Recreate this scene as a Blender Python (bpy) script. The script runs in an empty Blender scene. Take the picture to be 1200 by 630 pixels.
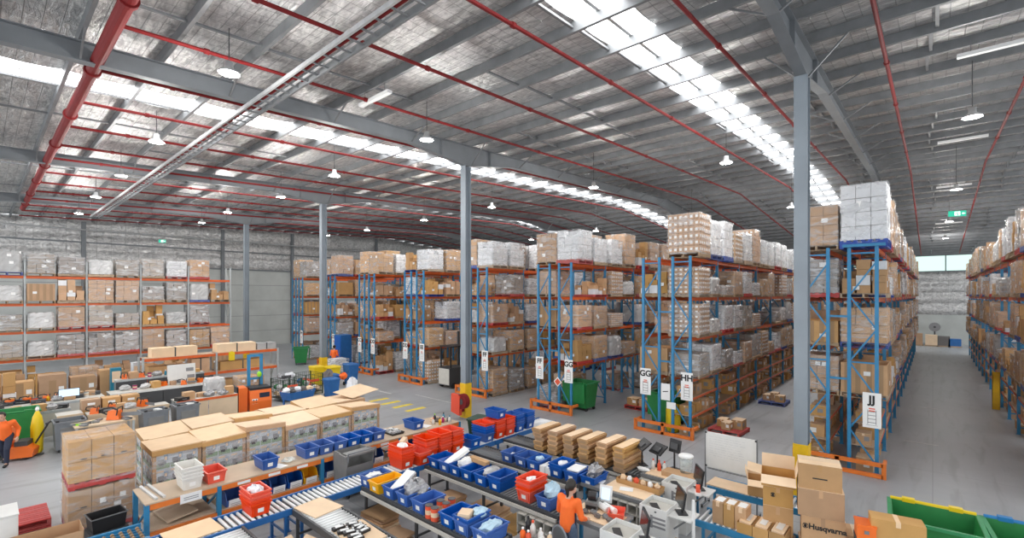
import bpy, math, random
from mathutils import Vector, Matrix, Euler
sc = bpy.context.scene
COL = sc.collection
R = math.radians
PI = math.pi
H = 5.0                      # eye height of the photographer on the mezzanine
F = 555.0                    # focal length in pixels of the 1200 px wide frame
YAW = math.atan2(493.0, F)
CS, SN = math.cos(YAW), math.sin(YAW)
HOR = 346.0
def at(px, py, z=0.0):
    """point of the horizontal plane z seen at a pixel of the photograph"""
    d = (H - z) * F / (py - HOR)
    r = (px - 600.0) / F * d
    return Vector((CS * r - SN * d, SN * r + CS * d, z))
def on_x(px, X):
    t = (px - 600.0) / F
    return X * (SN * t + CS) / (CS * t - SN)
ORD = ['zeroth','first','second','third','fourth','fifth','sixth','seventh','eighth','ninth','tenth','eleventh','twelfth','thirteenth','fourteenth','fifteenth','sixteenth','seventeenth','eighteenth','nineteenth','twentieth']
NUM = ['no','one','two','three','four','five','six','seven','eight','nine','ten','eleven','twelve']

# ------------------------------------------------------------------ materials
def new_mat(name):
    m = bpy.data.materials.new(name); m.use_nodes = True
    nt = m.node_tree
    for n in list(nt.nodes): nt.nodes.remove(n)
    out = nt.nodes.new('ShaderNodeOutputMaterial')
    return m, nt, out
def N(nt, t, **kw):
    n = nt.nodes.new(t)
    for k, v in kw.items():
        if k in n.inputs.keys(): n.inputs[k].default_value = v
        else: setattr(n, k, v)
    return n
def L(nt, a, b): nt.links.new(a, b)
def c4(c): return (c[0], c[1], c[2], 1.0)
def mat(name, col, rough=0.5, metal=0.0, var=0.0, hue=0.0, noise=0.0, nscale=6.0, bump=0.0, bscale=20.0, spec=0.5, coat=0.0):
    """principled surface with optional per-object variation and a little dirt"""
    m, nt, out = new_mat(name)
    p = N(nt, 'ShaderNodeBsdfPrincipled'); L(nt, p.outputs[0], out.inputs[0])
    p.inputs['Roughness'].default_value = rough; p.inputs['Metallic'].default_value = metal
    p.inputs['Specular IOR Level'].default_value = spec
    p.inputs['Coat Weight'].default_value = coat
    rgb = N(nt, 'ShaderNodeRGB'); rgb.outputs[0].default_value = c4(col)
    src = rgb.outputs[0]
    if var or hue:
        oi = N(nt, 'ShaderNodeObjectInfo'); hs = N(nt, 'ShaderNodeHueSaturation')
        mr = N(nt, 'ShaderNodeMapRange'); mr.inputs[3].default_value = 1 - var; mr.inputs[4].default_value = 1 + var
        L(nt, oi.outputs['Random'], mr.inputs[0]); L(nt, mr.outputs[0], hs.inputs['Value'])
        ml = N(nt, 'ShaderNodeMath', operation='MULTIPLY'); ml.inputs[1].default_value = 7.31
        fr = N(nt, 'ShaderNodeMath', operation='FRACT'); L(nt, oi.outputs['Random'], ml.inputs[0]); L(nt, ml.outputs[0], fr.inputs[0])
        m2 = N(nt, 'ShaderNodeMapRange'); m2.inputs[3].default_value = .5 - hue; m2.inputs[4].default_value = .5 + hue
        L(nt, fr.outputs[0], m2.inputs[0]); L(nt, m2.outputs[0], hs.inputs['Hue'])
        m3 = N(nt, 'ShaderNodeMapRange'); m3.inputs[3].default_value = 1 - var * 1.3; m3.inputs[4].default_value = 1.0 + var * .6
        L(nt, fr.outputs[0], m3.inputs[0]); L(nt, m3.outputs[0], hs.inputs['Saturation'])
        L(nt, src, hs.inputs['Color']); src = hs.outputs[0]
    if noise:
        tc = N(nt, 'ShaderNodeTexCoord'); nz = N(nt, 'ShaderNodeTexNoise'); nz.inputs['Scale'].default_value = nscale; nz.inputs['Detail'].default_value = 4
        L(nt, tc.outputs['Object'], nz.inputs['Vector'])
        mr = N(nt, 'ShaderNodeMapRange'); mr.inputs[1].default_value = .3; mr.inputs[2].default_value = .7
        mr.inputs[3].default_value = 1 - noise; mr.inputs[4].default_value = 1 + noise * .5
        mx = N(nt, 'ShaderNodeMix', data_type='RGBA', blend_type='MULTIPLY'); mx.inputs[0].default_value = 1
        L(nt, nz.outputs[0], mr.inputs[0]); L(nt, src, mx.inputs[6]); L(nt, mr.outputs[0], mx.inputs[7]); src = mx.outputs[2]
    L(nt, src, p.inputs['Base Color'])
    if bump:
        tc = N(nt, 'ShaderNodeTexCoord'); nz = N(nt, 'ShaderNodeTexNoise'); nz.inputs['Scale'].default_value = bscale; nz.inputs['Detail'].default_value = 5
        L(nt, tc.outputs['Object'], nz.inputs['Vector'])
        b = N(nt, 'ShaderNodeBump'); b.inputs['Strength'].default_value = bump; b.inputs['Distance'].default_value = .03
        L(nt, nz.outputs[0], b.inputs['Height']); L(nt, b.outputs[0], p.inputs['Normal'])
    return m
def emit(name, col, s):
    m, nt, out = new_mat(name)
    e = N(nt, 'ShaderNodeEmission'); e.inputs[0].default_value = c4(col); e.inputs[1].default_value = s
    L(nt, e.outputs[0], out.inputs[0]); return m
def concrete():
    m, nt, out = new_mat('concrete_floor')
    p = N(nt, 'ShaderNodeBsdfPrincipled'); L(nt, p.outputs[0], out.inputs[0])
    tc = N(nt, 'ShaderNodeTexCoord')
    n1 = N(nt, 'ShaderNodeTexNoise'); n1.inputs['Scale'].default_value = .35; n1.inputs['Detail'].default_value = 7; n1.inputs['Roughness'].default_value = .62
    mp = N(nt, 'ShaderNodeMapping'); mp.inputs['Scale'].default_value = (2.2, .25, 1)
    n2 = N(nt, 'ShaderNodeTexNoise'); n2.inputs['Scale'].default_value = 1.6; n2.inputs['Detail'].default_value = 6; n2.inputs['Distortion'].default_value = .6
    L(nt, tc.outputs['Object'], n1.inputs['Vector']); L(nt, tc.outputs['Object'], mp.inputs['Vector']); L(nt, mp.outputs[0], n2.inputs['Vector'])
    r1 = N(nt, 'ShaderNodeValToRGB'); e = r1.color_ramp.elements
    e[0].position = .28; e[0].color = (.27, .28, .295, 1); e[1].position = .72; e[1].color = (.39, .40, .415, 1)
    L(nt, n1.outputs[0], r1.inputs[0])
    r2 = N(nt, 'ShaderNodeValToRGB'); e = r2.color_ramp.elements
    e[0].position = .30; e[0].color = (.62, .60, .57, 1); e[1].position = .47; e[1].color = (1, 1, 1, 1)
    L(nt, n2.outputs[0], r2.inputs[0])
    mx = N(nt, 'ShaderNodeMix', data_type='RGBA', blend_type='MULTIPLY'); mx.inputs[0].default_value = .5
    L(nt, r1.outputs[0], mx.inputs[6]); L(nt, r2.outputs[0], mx.inputs[7])
    # saw-cut joints every 6 m
    br = N(nt, 'ShaderNodeTexBrick'); br.offset = 0; br.inputs['Scale'].default_value = 1.0
    br.inputs['Brick Width'].default_value = 6.0; br.inputs['Row Height'].default_value = 6.0; br.inputs['Mortar Size'].default_value = .012
    br.inputs['Color1'].default_value = br.inputs['Color2'].default_value = (1, 1, 1, 1); br.inputs['Mortar'].default_value = (.75, .75, .75, 1)
    L(nt, tc.outputs['Object'], br.inputs['Vector'])
    m2 = N(nt, 'ShaderNodeMix', data_type='RGBA', blend_type='MULTIPLY'); m2.inputs[0].default_value = 1
    L(nt, mx.outputs[2], m2.inputs[6]); L(nt, br.outputs[0], m2.inputs[7]); L(nt, m2.outputs[2], p.inputs['Base Color'])
    mr = N(nt, 'ShaderNodeMapRange'); mr.inputs[3].default_value = .30; mr.inputs[4].default_value = .55
    L(nt, n1.outputs[0], mr.inputs[0]); L(nt, mr.outputs[0], p.inputs['Roughness'])
    return m
def foil(name, sx, sy, base=.62, stretch=(1.0, 3.2, 1.0), dist=.8):
    """crinkled reflective insulation held up by a wire grid"""
    m, nt, out = new_mat(name)
    p = N(nt, 'ShaderNodeBsdfPrincipled'); L(nt, p.outputs[0], out.inputs[0])
    p.inputs['Metallic'].default_value = .75; p.inputs['Roughness'].default_value = .36
    tc = N(nt, 'ShaderNodeTexCoord')
    mp = N(nt, 'ShaderNodeMapping'); mp.inputs['Scale'].default_value = stretch
    L(nt, tc.outputs['Object'], mp.inputs['Vector'])
    n1 = N(nt, 'ShaderNodeTexNoise'); n1.inputs['Scale'].default_value = 2.6; n1.inputs['Detail'].default_value = 6; n1.inputs['Roughness'].default_value = .65; n1.inputs['Distortion'].default_value = dist
    L(nt, mp.outputs[0], n1.inputs['Vector'])
    br = N(nt, 'ShaderNodeTexBrick'); br.offset = 0; br.inputs['Scale'].default_value = 1
    br.inputs['Brick Width'].default_value = sx; br.inputs['Row Height'].default_value = sy; br.inputs['Mortar Size'].default_value = .012
    br.inputs['Mortar Smooth'].default_value = .6
    br.inputs['Color1'].default_value = br.inputs['Color2'].default_value = (1, 1, 1, 1); br.inputs['Mortar'].default_value = (.25, .25, .25, 1)
    L(nt, tc.outputs['Object'], br.inputs['Vector'])
    rp = N(nt, 'ShaderNodeValToRGB'); e = rp.color_ramp.elements
    e[0].position = .3; e[0].color = (base * .48, base * .48, base * .49, 1); e[1].position = .66; e[1].color = (base * 1.25, base * 1.24, base * 1.22, 1)
    L(nt, n1.outputs[0], rp.inputs[0])
    mx = N(nt, 'ShaderNodeMix', data_type='RGBA', blend_type='MULTIPLY'); mx.inputs[0].default_value = .55
    L(nt, rp.outputs[0], mx.inputs[6]); L(nt, br.outputs[0], mx.inputs[7]); L(nt, mx.outputs[2], p.inputs['Base Color'])
    ad = N(nt, 'ShaderNodeMath', operation='ADD'); L(nt, n1.outputs[0], ad.inputs[0])
    ml = N(nt, 'ShaderNodeMath', operation='MULTIPLY'); ml.inputs[1].default_value = .5; L(nt, br.outputs['Fac'], ml.inputs[0]); L(nt, ml.outputs[0], ad.inputs[1])
    b = N(nt, 'ShaderNodeBump'); b.inputs['Strength'].default_value = .8; b.inputs['Distance'].default_value = .09
    L(nt, ad.outputs[0], b.inputs['Height']); L(nt, b.outputs[0], p.inputs['Normal'])
    return m
def wrap_mat(name, col, opac, rough=.22):
    """stretch film: mostly clear, with whitish creases"""
    m, nt, out = new_mat(name)
    tc = N(nt, 'ShaderNodeTexCoord'); mp = N(nt, 'ShaderNodeMapping'); mp.inputs['Scale'].default_value = (1.2, 1.2, 4.5); mp.inputs['Rotation'].default_value = (.25, .2, 0)
    oi = N(nt, 'ShaderNodeObjectInfo'); va = N(nt, 'ShaderNodeVectorMath', operation='ADD')
    L(nt, tc.outputs['Object'], va.inputs[0]); L(nt, oi.outputs['Location'], va.inputs[1]); L(nt, va.outputs[0], mp.inputs['Vector'])
    nz = N(nt, 'ShaderNodeTexNoise'); nz.inputs['Scale'].default_value = 1.2; nz.inputs['Detail'].default_value = 3; nz.inputs['Distortion'].default_value = 1.4
    L(nt, mp.outputs[0], nz.inputs['Vector'])
    mr = N(nt, 'ShaderNodeMapRange'); mr.inputs[1].default_value = .42; mr.inputs[2].default_value = .72; mr.inputs[3].default_value = opac * .45; mr.inputs[4].default_value = min(1, opac * 2.2)
    L(nt, nz.outputs[0], mr.inputs[0])
    t = N(nt, 'ShaderNodeBsdfTransparent'); p = N(nt, 'ShaderNodeBsdfPrincipled')
    p.inputs['Base Color'].default_value = c4(col); p.inputs['Roughness'].default_value = rough
    b = N(nt, 'ShaderNodeBump'); b.inputs['Strength'].default_value = .6; b.inputs['Distance'].default_value = .04
    L(nt, nz.outputs[0], b.inputs['Height']); L(nt, b.outputs[0], p.inputs['Normal'])
    ms = N(nt, 'ShaderNodeMixShader'); L(nt, mr.outputs[0], ms.inputs[0]); L(nt, t.outputs[0], ms.inputs[1]); L(nt, p.outputs[0], ms.inputs[2])
    L(nt, ms.outputs[0], out.inputs[0]); return m
M = {}
M['floor'] = concrete()
M['foil_roof'] = foil('roof_foil', .30, .30, .70)
M['foil_wall'] = foil('wall_foil', 1.2, .9, .62, (.7, .7, .9), 2.2)
M['skylight'] = emit('skylight_sheet', (1, 1, 1), 6)
M['lens'] = emit('lamp_lens', (1, .98, .95), 60)
M['tube'] = emit('tube_light', (1, .98, .94), 6)
M['precast'] = mat('precast_wall', (.50, .52, .50), .7, noise=.12, nscale=.7)
M['steel'] = mat('grey_steel', (.185, .20, .215), .5, .1, noise=.12, nscale=1.5)
M['column'] = mat('column_steel', (.27, .31, .35), .5, .1, noise=.10, nscale=1.5)
M['galv'] = mat('galvanised', (.23, .24, .25), .5, .4, noise=.15, nscale=3)
M['galv_light'] = mat('galvanised_bright', (.62, .63, .64), .38, .5, noise=.12, nscale=6)
M['red_pipe'] = mat('red_pipe', (.20, .013, .014), .6, noise=.1, nscale=2, spec=.25)
M['rack_blue'] = mat('rack_blue', (.03, .22, .43), .42, noise=.15, nscale=4)
M['rack_grey'] = mat('rack_grey', (.42, .45, .46), .5, noise=.1, nscale=4)
M['rack_orange'] = mat('rack_orange', (.70, .12, .02), .42, noise=.15, nscale=4)
M['guard_orange'] = mat('guard_orange', (.80, .20, .03), .42, noise=.15, nscale=4)
M['card'] = mat('cardboard', (.52, .295, .125), .75, var=.16, hue=.006, noise=.10, nscale=3)
M['card_grey'] = mat('carton_grey_brown', (.38, .315, .26), .7, var=.25, hue=.012, noise=.1)
M['card_light'] = mat('cardboard_pale', (.82, .60, .39), .75, var=.08, noise=.08, nscale=3)
M['card_in'] = mat('cardboard_inside', (.38, .235, .125), .8, var=.06)
M['carton_white'] = mat('carton_white', (.72, .73, .75), .5, var=.06, noise=.06)
M['carton_dark'] = mat('carton_dark', (.16, .14, .13), .6, var=.3)
M['paper'] = mat('paper', (.85, .85, .84), .6)
M['ink'] = mat('black_ink', (.02, .02, .02), .6)
M['ink_red'] = mat('red_print', (.75, .10, .04), .6)
M['ink_grey'] = mat('grey_print', (.25, .25, .26), .6)
M['ink_blue'] = mat('blue_print', (.30, .40, .52), .5)
M['ink_green'] = mat('green_print', (.25, .36, .22), .5)
M['ink_pale'] = mat('pale_print', (.60, .64, .68), .45, noise=.25, nscale=7)
M['film'] = wrap_mat('stretch_film', (.85, .85, .86), .20)
M['film_thick'] = wrap_mat('stretch_film_thick', (.76, .77, .79), .30)
M['film_white'] = mat('white_film', (.80, .81, .84), .28, noise=.08, nscale=4, bump=.5, bscale=6)
M['film_grey'] = mat('grey_film', (.56, .56, .56), .25, var=.2, noise=.18, nscale=3, bump=.5, bscale=5)
M['wood'] = mat('pallet_wood', (.42, .30, .19), .8, var=.15, noise=.2, nscale=8)
M['red_wood'] = mat('red_pallet', (.50, .055, .05), .6, var=.1, noise=.15, nscale=8)
M['blue_wood'] = mat('blue_pallet', (.05, .09, .33), .6, var=.15, noise=.15, nscale=8)
M['ply'] = mat('plywood', (.70, .54, .37), .6, noise=.08, nscale=2)
M['mdf'] = mat('bench_board', (.55, .42, .30), .6, noise=.1, nscale=2)
M['t_blue'] = mat('blue_plastic', (.010, .10, .42), .35, var=.10)
M['t_red'] = mat('red_plastic', (.82, .07, .02), .35, var=.06)
M['t_yellow'] = mat('yellow_plastic', (.88, .45, .01), .35)
M['t_white'] = mat('white_plastic', (.74, .72, .68), .4, var=.04)
M['green'] = mat('green_plastic', (.02, .22, .055), .4, noise=.1)
M['green_in'] = mat('green_plastic_inside', (.03, .27, .10), .4, noise=.12)
M['green_dark'] = mat('dark_green_plastic', (.025, .06, .035), .45)
M['lid_yellow'] = mat('yellow_lid', (.80, .58, .01), .4)
M['lid_blue'] = mat('blue_lid', (.02, .20, .48), .4)
M['blue'] = mat('blue_paint', (.02, .13, .38), .4, noise=.1)
M['grey_tub'] = mat('grey_plastic', (.20, .215, .235), .5, noise=.1)
M['cart_grey'] = mat('cart_grey_plastic', (.21, .21, .205), .5, noise=.08)
M['black'] = mat('black_plastic', (.018, .018, .02), .4)
M['dark'] = mat('dark_grey', (.06, .062, .066), .5)
M['screen'] = mat('screen_glass', (.015, .017, .02), .15)
M['screen_on'] = emit('lit_screen', (.55, .75, 1), 1.2)
M['white'] = mat('white_laminate', (.74, .74, .72), .45, noise=.04)
M['offwhite'] = mat('offwhite_laminate', (.56, .54, .49), .5, noise=.06)
M['roller_pale'] = mat('roller_pale', (.86, .87, .87), .4, .1)
M['roller'] = mat('roller_steel', (.74, .75, .76), .35, .35)
M['belt'] = mat('conveyor_bed', (.24, .235, .23), .5, .1, noise=.2)
M['yellow'] = mat('yellow_paint', (.82, .50, .01), .45, noise=.1)
M['line_white'] = mat('white_floor_paint', (.62, .62, .60), .6, noise=.3, nscale=5)
M['line_yellow'] = mat('yellow_floor_paint', (.80, .62, .06), .6, noise=.2, nscale=5)
M['exit'] = emit('exit_sign_green', (.05, .55, .36), .9)
M['exit_w'] = emit('exit_sign_white', (.95, 1, .97), 1.3)
M['hivis'] = mat('hivis_orange', (.95, .16, .02), .7, noise=.08, nscale=5)
M['machine'] = mat('machine_orange', (.88, .17, .02), .35)
M['skin'] = mat('skin', (.55, .33, .24), .5)
M['hair'] = mat('dark_hair', (.02, .015, .012), .5)
M['navy'] = mat('navy_cloth', (.02, .025, .05), .8)
M['jeans'] = mat('blue_denim', (.09, .13, .20), .8, noise=.15, nscale=20)
M['glass'] = emit('daylight_window', (.62, .88, .80), 1.0)
M['clear'] = wrap_mat('clear_plastic', (.70, .80, .80), .35)
M['silver_bag'] = mat('silver_bag', (.42, .42, .43), .25, .4, noise=.4, nscale=12, bump=1, bscale=18)
M['blue_paper'] = mat('pale_blue_wrap', (.48, .66, .78), .5, noise=.15, nscale=9, bump=.5, bscale=12)
M['magenta'] = mat('magenta_plastic', (.40, .01, .13), .4)
M['teal'] = mat('teal_plastic', (.02, .22, .33), .4)
M['lime'] = mat('lime_plastic', (.35, .75, .03), .4)

# ------------------------------------------------------------------ mesh helpers
class MB:
    """collects simple shapes and links them as ONE mesh object"""
    def __init__(s): s.v = []; s.f = []; s.mi = []; s.m = 0
    def add(s, vs, fs):
        o = len(s.v); s.v += [tuple(v) for v in vs]
        for f in fs: s.f.append(tuple(i + o for i in f)); s.mi.append(s.m)
        return s
    def box(s, c, d, rz=0.0, rx=0.0, ry=0.0, top=1.0, topy=None):
        """box centred at c; top scales the upper face"""
        x, y, z = d[0] / 2, d[1] / 2, d[2] / 2
        ty = top if topy is None else topy
        vs = [(-x,-y,-z),(x,-y,-z),(x,y,-z),(-x,y,-z),(-x*top,-y*ty,z),(x*top,-y*ty,z),(x*top,y*ty,z),(-x*top,y*ty,z)]
        if rz or rx or ry:
            e = Euler((rx, ry, rz)).to_matrix(); vs = [e @ Vector(v) for v in vs]
        vs = [(v[0]+c[0], v[1]+c[1], v[2]+c[2]) for v in vs]
        return s.add(vs, [(0,3,2,1),(4,5,6,7),(0,1,5,4),(1,2,6,5),(2,3,7,6),(3,0,4,7)])
    def bb(s, x0, x1, y0, y1, z0, z1): return s.box(((x0+x1)/2,(y0+y1)/2,(z0+z1)/2), (x1-x0,y1-y0,z1-z0))
    def cyl(s, a, b, r, n=10, r2=None, cap=True):
        a, b = Vector(a), Vector(b); r2 = r if r2 is None else r2
        d = (b - a).normalized(); u = d.orthogonal().normalized(); w = d.cross(u)
        vs = []
        for p, q in ((a, r), (b, r2)):
            for i in range(n):
                t = 2*PI*i/n; vs.append(p + (u*math.cos(t) + w*math.sin(t))*q)
        fs = [(i, (i+1) % n, n+(i+1) % n, n+i) for i in range(n)]
        if cap: fs += [tuple(range(n-1, -1, -1)), tuple(range(n, 2*n))]
        return s.add(vs, fs)
    def bar(s, a, b, w, h):
        """rectangular bar from a to b, w across, h high"""
        a, b = Vector(a), Vector(b); d = (b-a).normalized()
        up = Vector((0,0,1)) if abs(d.z) < .95 else Vector((0,1,0))
        u = d.cross(up).normalized(); w2 = u.cross(d)
        vs = []
        for p in (a, b):
            for i, j in ((-1,-1),(1,-1),(1,1),(-1,1)): vs.append(p + u*(i*w/2) + w2*(j*h/2))
        return s.add(vs, [(0,1,2,3),(7,6,5,4),(0,4,5,1),(1,5,6,2),(2,6,7,3),(3,7,4,0)])
    def tube(s, pts, r, n=8):
        for a, b in zip(pts, pts[1:]): s.cyl(a, b, r, n)
        return s
    def prism(s, poly, axis, a, b):
        """polygon extruded along an axis from a to b; poly in the other two axes"""
        def P(p, t): return (t, p[0], p[1]) if axis == 'x' else (p[0], t, p[1]) if axis == 'y' else (p[0], p[1], t)
        n = len(poly); vs = [P(p, a) for p in poly] + [P(p, b) for p in poly]
        fs = [(i, (i+1) % n, n+(i+1) % n, n+i) for i in range(n)] + [tuple(range(n-1,-1,-1)), tuple(range(n,2*n))]
        return s.add(vs, fs)
    def lathe(s, c, prof, n=14):
        vs = []; k = len(prof)
        for r, z in prof:
            for i in range(n):
                t = 2*PI*i/n; vs.append((c[0]+r*math.cos(t), c[1]+r*math.sin(t), c[2]+z))
        fs = [(j*n+i, j*n+(i+1) % n, (j+1)*n+(i+1) % n, (j+1)*n+i) for j in range(k-1) for i in range(n)]
        fs += [tuple(range(n-1,-1,-1)), tuple(range((k-1)*n, k*n))]
        return s.add(vs, fs)
    def ball(s, c, r, n=10, sq=(1,1,1), jit=0, rng=None):
        vs = []; m = n//2+1
        for j in range(m+1):
            ph = PI*j/m
            for i in range(n):
                t = 2*PI*i/n; k = 1 + (rng.uniform(-jit, jit) if rng else 0)
                vs.append((c[0]+r*k*sq[0]*math.sin(ph)*math.cos(t), c[1]+r*k*sq[1]*math.sin(ph)*math.sin(t), c[2]-r*k*sq[2]*math.cos(ph)))
        return s.add(vs, [(j*n+i, j*n+(i+1) % n, (j+1)*n+(i+1) % n, (j+1)*n+i) for j in range(m) for i in range(n)])
    def slot(s, i): s.m = i; return s
    def mesh(s, name, mats, smooth=False):
        me = bpy.data.meshes.new(name); me.from_pydata(s.v, [], s.f)
        for m in (mats if isinstance(mats, (list, tuple)) else [mats]): me.materials.append(M[m] if isinstance(m, str) else m)
        me.polygons.foreach_set('material_index', s.mi)
        if smooth: me.polygons.foreach_set('use_smooth', [True]*len(s.f))
        me.update(); return me
    def obj(s, name, mats, parent=None, smooth=False): return link(name, s.mesh(name, mats, smooth), parent)
def link(name, me, parent=None, loc=None, rz=0):
    o = bpy.data.objects.new(name, me); COL.objects.link(o)
    if parent: o.parent = parent
    if loc is not None: o.location = loc
    if rz: o.rotation_euler.z = rz
    return o
def tag(o, label, cat, group=None, kind=None):
    o['label'] = label; o['category'] = cat
    if group: o['group'] = group
    if kind: o['kind'] = kind
    return o
def thing(name, label, cat, loc=(0,0,0), rz=0, group=None):
    o = link(name, None, None, loc, rz); o.empty_display_size = .1
    return tag(o, label, cat, group)
def struct(name, mb, mats, parent=None, smooth=False):
    o = mb.obj(name, mats, parent, smooth)
    if not parent: o['kind'] = 'structure'
    return o
# a prototype is {'root': mesh or None, 'parts': [(name, mesh, label or None, [sub parts])]}
def place(proto, name, label, cat, loc, rz=0, group=None):
    o = link(name, proto.get('root'), None, loc, rz); tag(o, label, cat, group)
    for pn, me, lab, subs in proto.get('parts', ()):
        p = link(pn, me, o)
        if lab: p['label'] = lab
        for sn, sm in subs: link(sn, sm, p)
    return o
def text(body, size, mtl, parent, loc, rot, align='CENTER', ext=.002, name='lettering'):
    cu = bpy.data.curves.new(name, 'FONT'); cu.body = body; cu.size = size; cu.align_x = align; cu.align_y = 'CENTER'; cu.extrude = ext; cu.offset = size*.035
    t = bpy.data.objects.new('tmp_text', cu); COL.objects.link(t)
    me = bpy.data.meshes.new_from_object(t.evaluated_get(bpy.context.evaluated_depsgraph_get())); me.materials.clear(); me.materials.append(M[mtl])
    bpy.data.objects.remove(t); bpy.data.curves.remove(cu)
    o = link(name, me, parent, loc); o.rotation_euler = rot; return o
# ------------------------------------------------------------------ the building
def roof(y): return 10.9 + .038*y if y <= 33 else 12.154 - .079*(y-33)
X0, X1, Y0, Y1 = -50.3, 16.0, -9.0, 66.0
SKY = [(-6.07, -4.83), (-18.4, -17.15), (-29.6, -28.4), (-41.6, -40.4), (6.2, 7.5)]
struct('floor', MB().add([(X0,Y0,0),(X1,Y0,0),(X1,Y1,0),(X0,Y1,0)], [(0,1,2,3)]), 'floor')
PY = [Y0 + 1.5*i for i in range(51)]
PY = [y for y in PY if y <= Y1]
def roof_strip(name, xa, xb, mats, sag):
    mb = MB(); ys = []
    for y in PY[:-1]:
        for k in range(4): ys.append((y + 1.5*k/4, sag*math.sin(PI*k/4)))
    ys.append((PY[-1], 0)); ys.append((Y1, 0))
    vs = []
    for y, dz in ys:
        z = roof(y) - dz; vs += [(xa,y,z),(xb,y,z)]
    fs = [(2*i,2*i+2,2*i+3,2*i+1) for i in range(len(ys)-1)]
    mb.add(vs, fs); return struct(name, mb, mats)
edges = [X0] + [e for a, b in sorted(SKY) for e in (a, b)] + [X1]
for i in range(0, len(edges), 2): roof_strip('ceiling', edges[i], edges[i+1], 'foil_roof', .05)
for a, b in SKY:
    roof_strip('skylight', a, (a+b)/2-.04, 'skylight', 0); roof_strip('skylight', (a+b)/2+.04, b, 'skylight', 0)
    mb = MB()
    for ya, yb in ((Y0, 33), (33, Y1)): mb.bar(((a+b)/2, ya, roof(ya)-.01), ((a+b)/2, yb, roof(yb)-.01), .09, .05)
    struct('skylight_beam', mb, 'galv_light')
# purlins: lipped channels running across the building
for i, y in enumerate(PY):
    z = roof(y) - .02
    mb = MB(); prof = [(y-.04,z),(y+.04,z),(y+.04,z-.03),(y-.025,z-.03),(y-.025,z-.22),(y+.04,z-.22),(y+.04,z-.25),(y-.04,z-.25)]
    mb.prism(prof, 'x', X0, X1); struct('purlin_beam', mb, 'galv')
# bridging between purlins
rg = random.Random(5)
for x in [v for v in range(-48, 15, 3)]:
    mb = MB()
    for i, y in enumerate(PY[:-1]):
        if (x//3 + i//3) % 3 == 0: continue
        ya, yb = y+.05, PY[i+1]-.05
        mb.bar((x+.12*math.sin(i), ya, roof(ya)-.16), (x+.12*math.sin(i), yb, roof(yb)-.16), .07, .05)
    struct('bridging_beam', mb, 'galv')
# portal rafters and columns
FR = [-38.3, -26.4, -14.3, -2.37, 9.7]
COLY = (13.25, 34.2)
def depth(y): return .46 + .40*max(0, 1 - min(abs(y-c) for c in (13.25, 34.2, 55.0))/2.8)
for fx in FR:
    mb = MB(); ys = [Y0, -3, 4, 8, 10.45, 11.9, 13.25, 14.6, 16.05, 20, 25, 31.4, 33, 34.2, 37, 45, 52.2, 55, 57.8, Y1]
    for a, b in zip(ys, ys[1:]):
        ta, tb = roof(a)-.27, roof(b)-.27; ba, bb_ = ta-depth(a), tb-depth(b)
        for (hw, t0a, t1a, t0b, t1b) in ((.12, ta, ta-.02, tb, tb-.02), (.008, ta-.02, ba+.02, tb-.02, bb_+.02), (.12, ba+.02, ba, bb_+.02, bb_)):
            vs = [(fx-hw,a,t1a),(fx+hw,a,t1a),(fx+hw,b,t1b),(fx-hw,b,t1b),(fx-hw,a,t0a),(fx+hw,a,t0a),(fx+hw,b,t0b),(fx-hw,b,t0b)]
            mb.add(vs, [(0,3,2,1),(4,5,6,7),(0,1,5,4),(1,2,6,5),(2,3,7,6),(3,0,4,7)])
    for y in (11.9, 14.6): mb.bb(fx-.11, fx+.11, y-.006, y+.006, roof(y)-.27-depth(y), roof(y)-.28)
    struct('rafter_beam', mb, 'steel')
    # fly braces from the rafter's foot to the purlins
    mb = MB()
    for y in PY[1:-2:2]:
        for s in (-1, 1): mb.bar((fx+s*.1, y, roof(y)-.27-depth(y)+.05), (fx+s*.95, y, roof(y)-.2), .04, .04)
    struct('brace_beam', mb, 'galv')
def column(x, y, collar=True):
    top = roof(y) - .27 - depth(y) + .01
    mb = MB()
    mb.bb(x-.145, x+.145, y-.155, y-.137, 0, top); mb.bb(x-.145, x+.145, y+.137, y+.155, 0, top); mb.bb(x-.007, x+.007, y-.137, y+.137, 0, top)
    mb.bb(x-.2, x+.2, y-.21, y+.21, 0, .03)
    c = struct('column', mb, 'column')
    if collar:
        k = MB(); k.bb(x-.16, x+.16, y-.172, y-.157, .03, 1.43); k.bb(x-.16, x+.16, y+.157, y+.172, .03, 1.43)
        k.bb(x-.16, x-.147, y-.157, y+.157, .03, 1.43); k.bb(x+.147, x+.16, y-.157, y+.157, .03, 1.43)
        k.obj('collar', 'yellow', c)
for fx in FR[:4]: column(fx, 13.25)
column(-2.05, 34.9, False); column(-14.55, 34.2, False)
# west wall: precast below, foil above
mb = MB().slot(0); mb.bb(X0-.2, X0, Y0, Y1, 0, 7.5)
mb.slot(1)
for z in (1.5, 3, 4.5, 6): mb.bb(X0-.01, X0+.012, Y0, Y1, z-.02, z+.02)
w = struct('wall_west', mb, ['precast', 'ink_grey'])
def foil_wall(axis, pos, a, b, z0, top, bands):
    mb = MB(); n = 40
    zs = []
    for k in range(bands*6+1): zs.append((k/(bands*6), .14*abs(math.sin(PI*k/6))))
    for i in range(n):
        pass
    vs = []
    for i in range(n+1):
        t = a + (b-a)*i/n; zt = top(t)
        for u, bu in zs:
            z = z0 + (zt-z0)*u; q = pos[0] + pos[1]*(bu + .02*math.sin(i*2.1+u*9))
            vs.append((q, t, z) if axis == 'y' else (t, q, z))
    m = len(zs); fs = [(i*m+j, (i+1)*m+j, (i+1)*m+j+1, i*m+j+1) for i in range(n) for j in range(m-1)]
    mb.add(vs, fs); return mb
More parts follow.
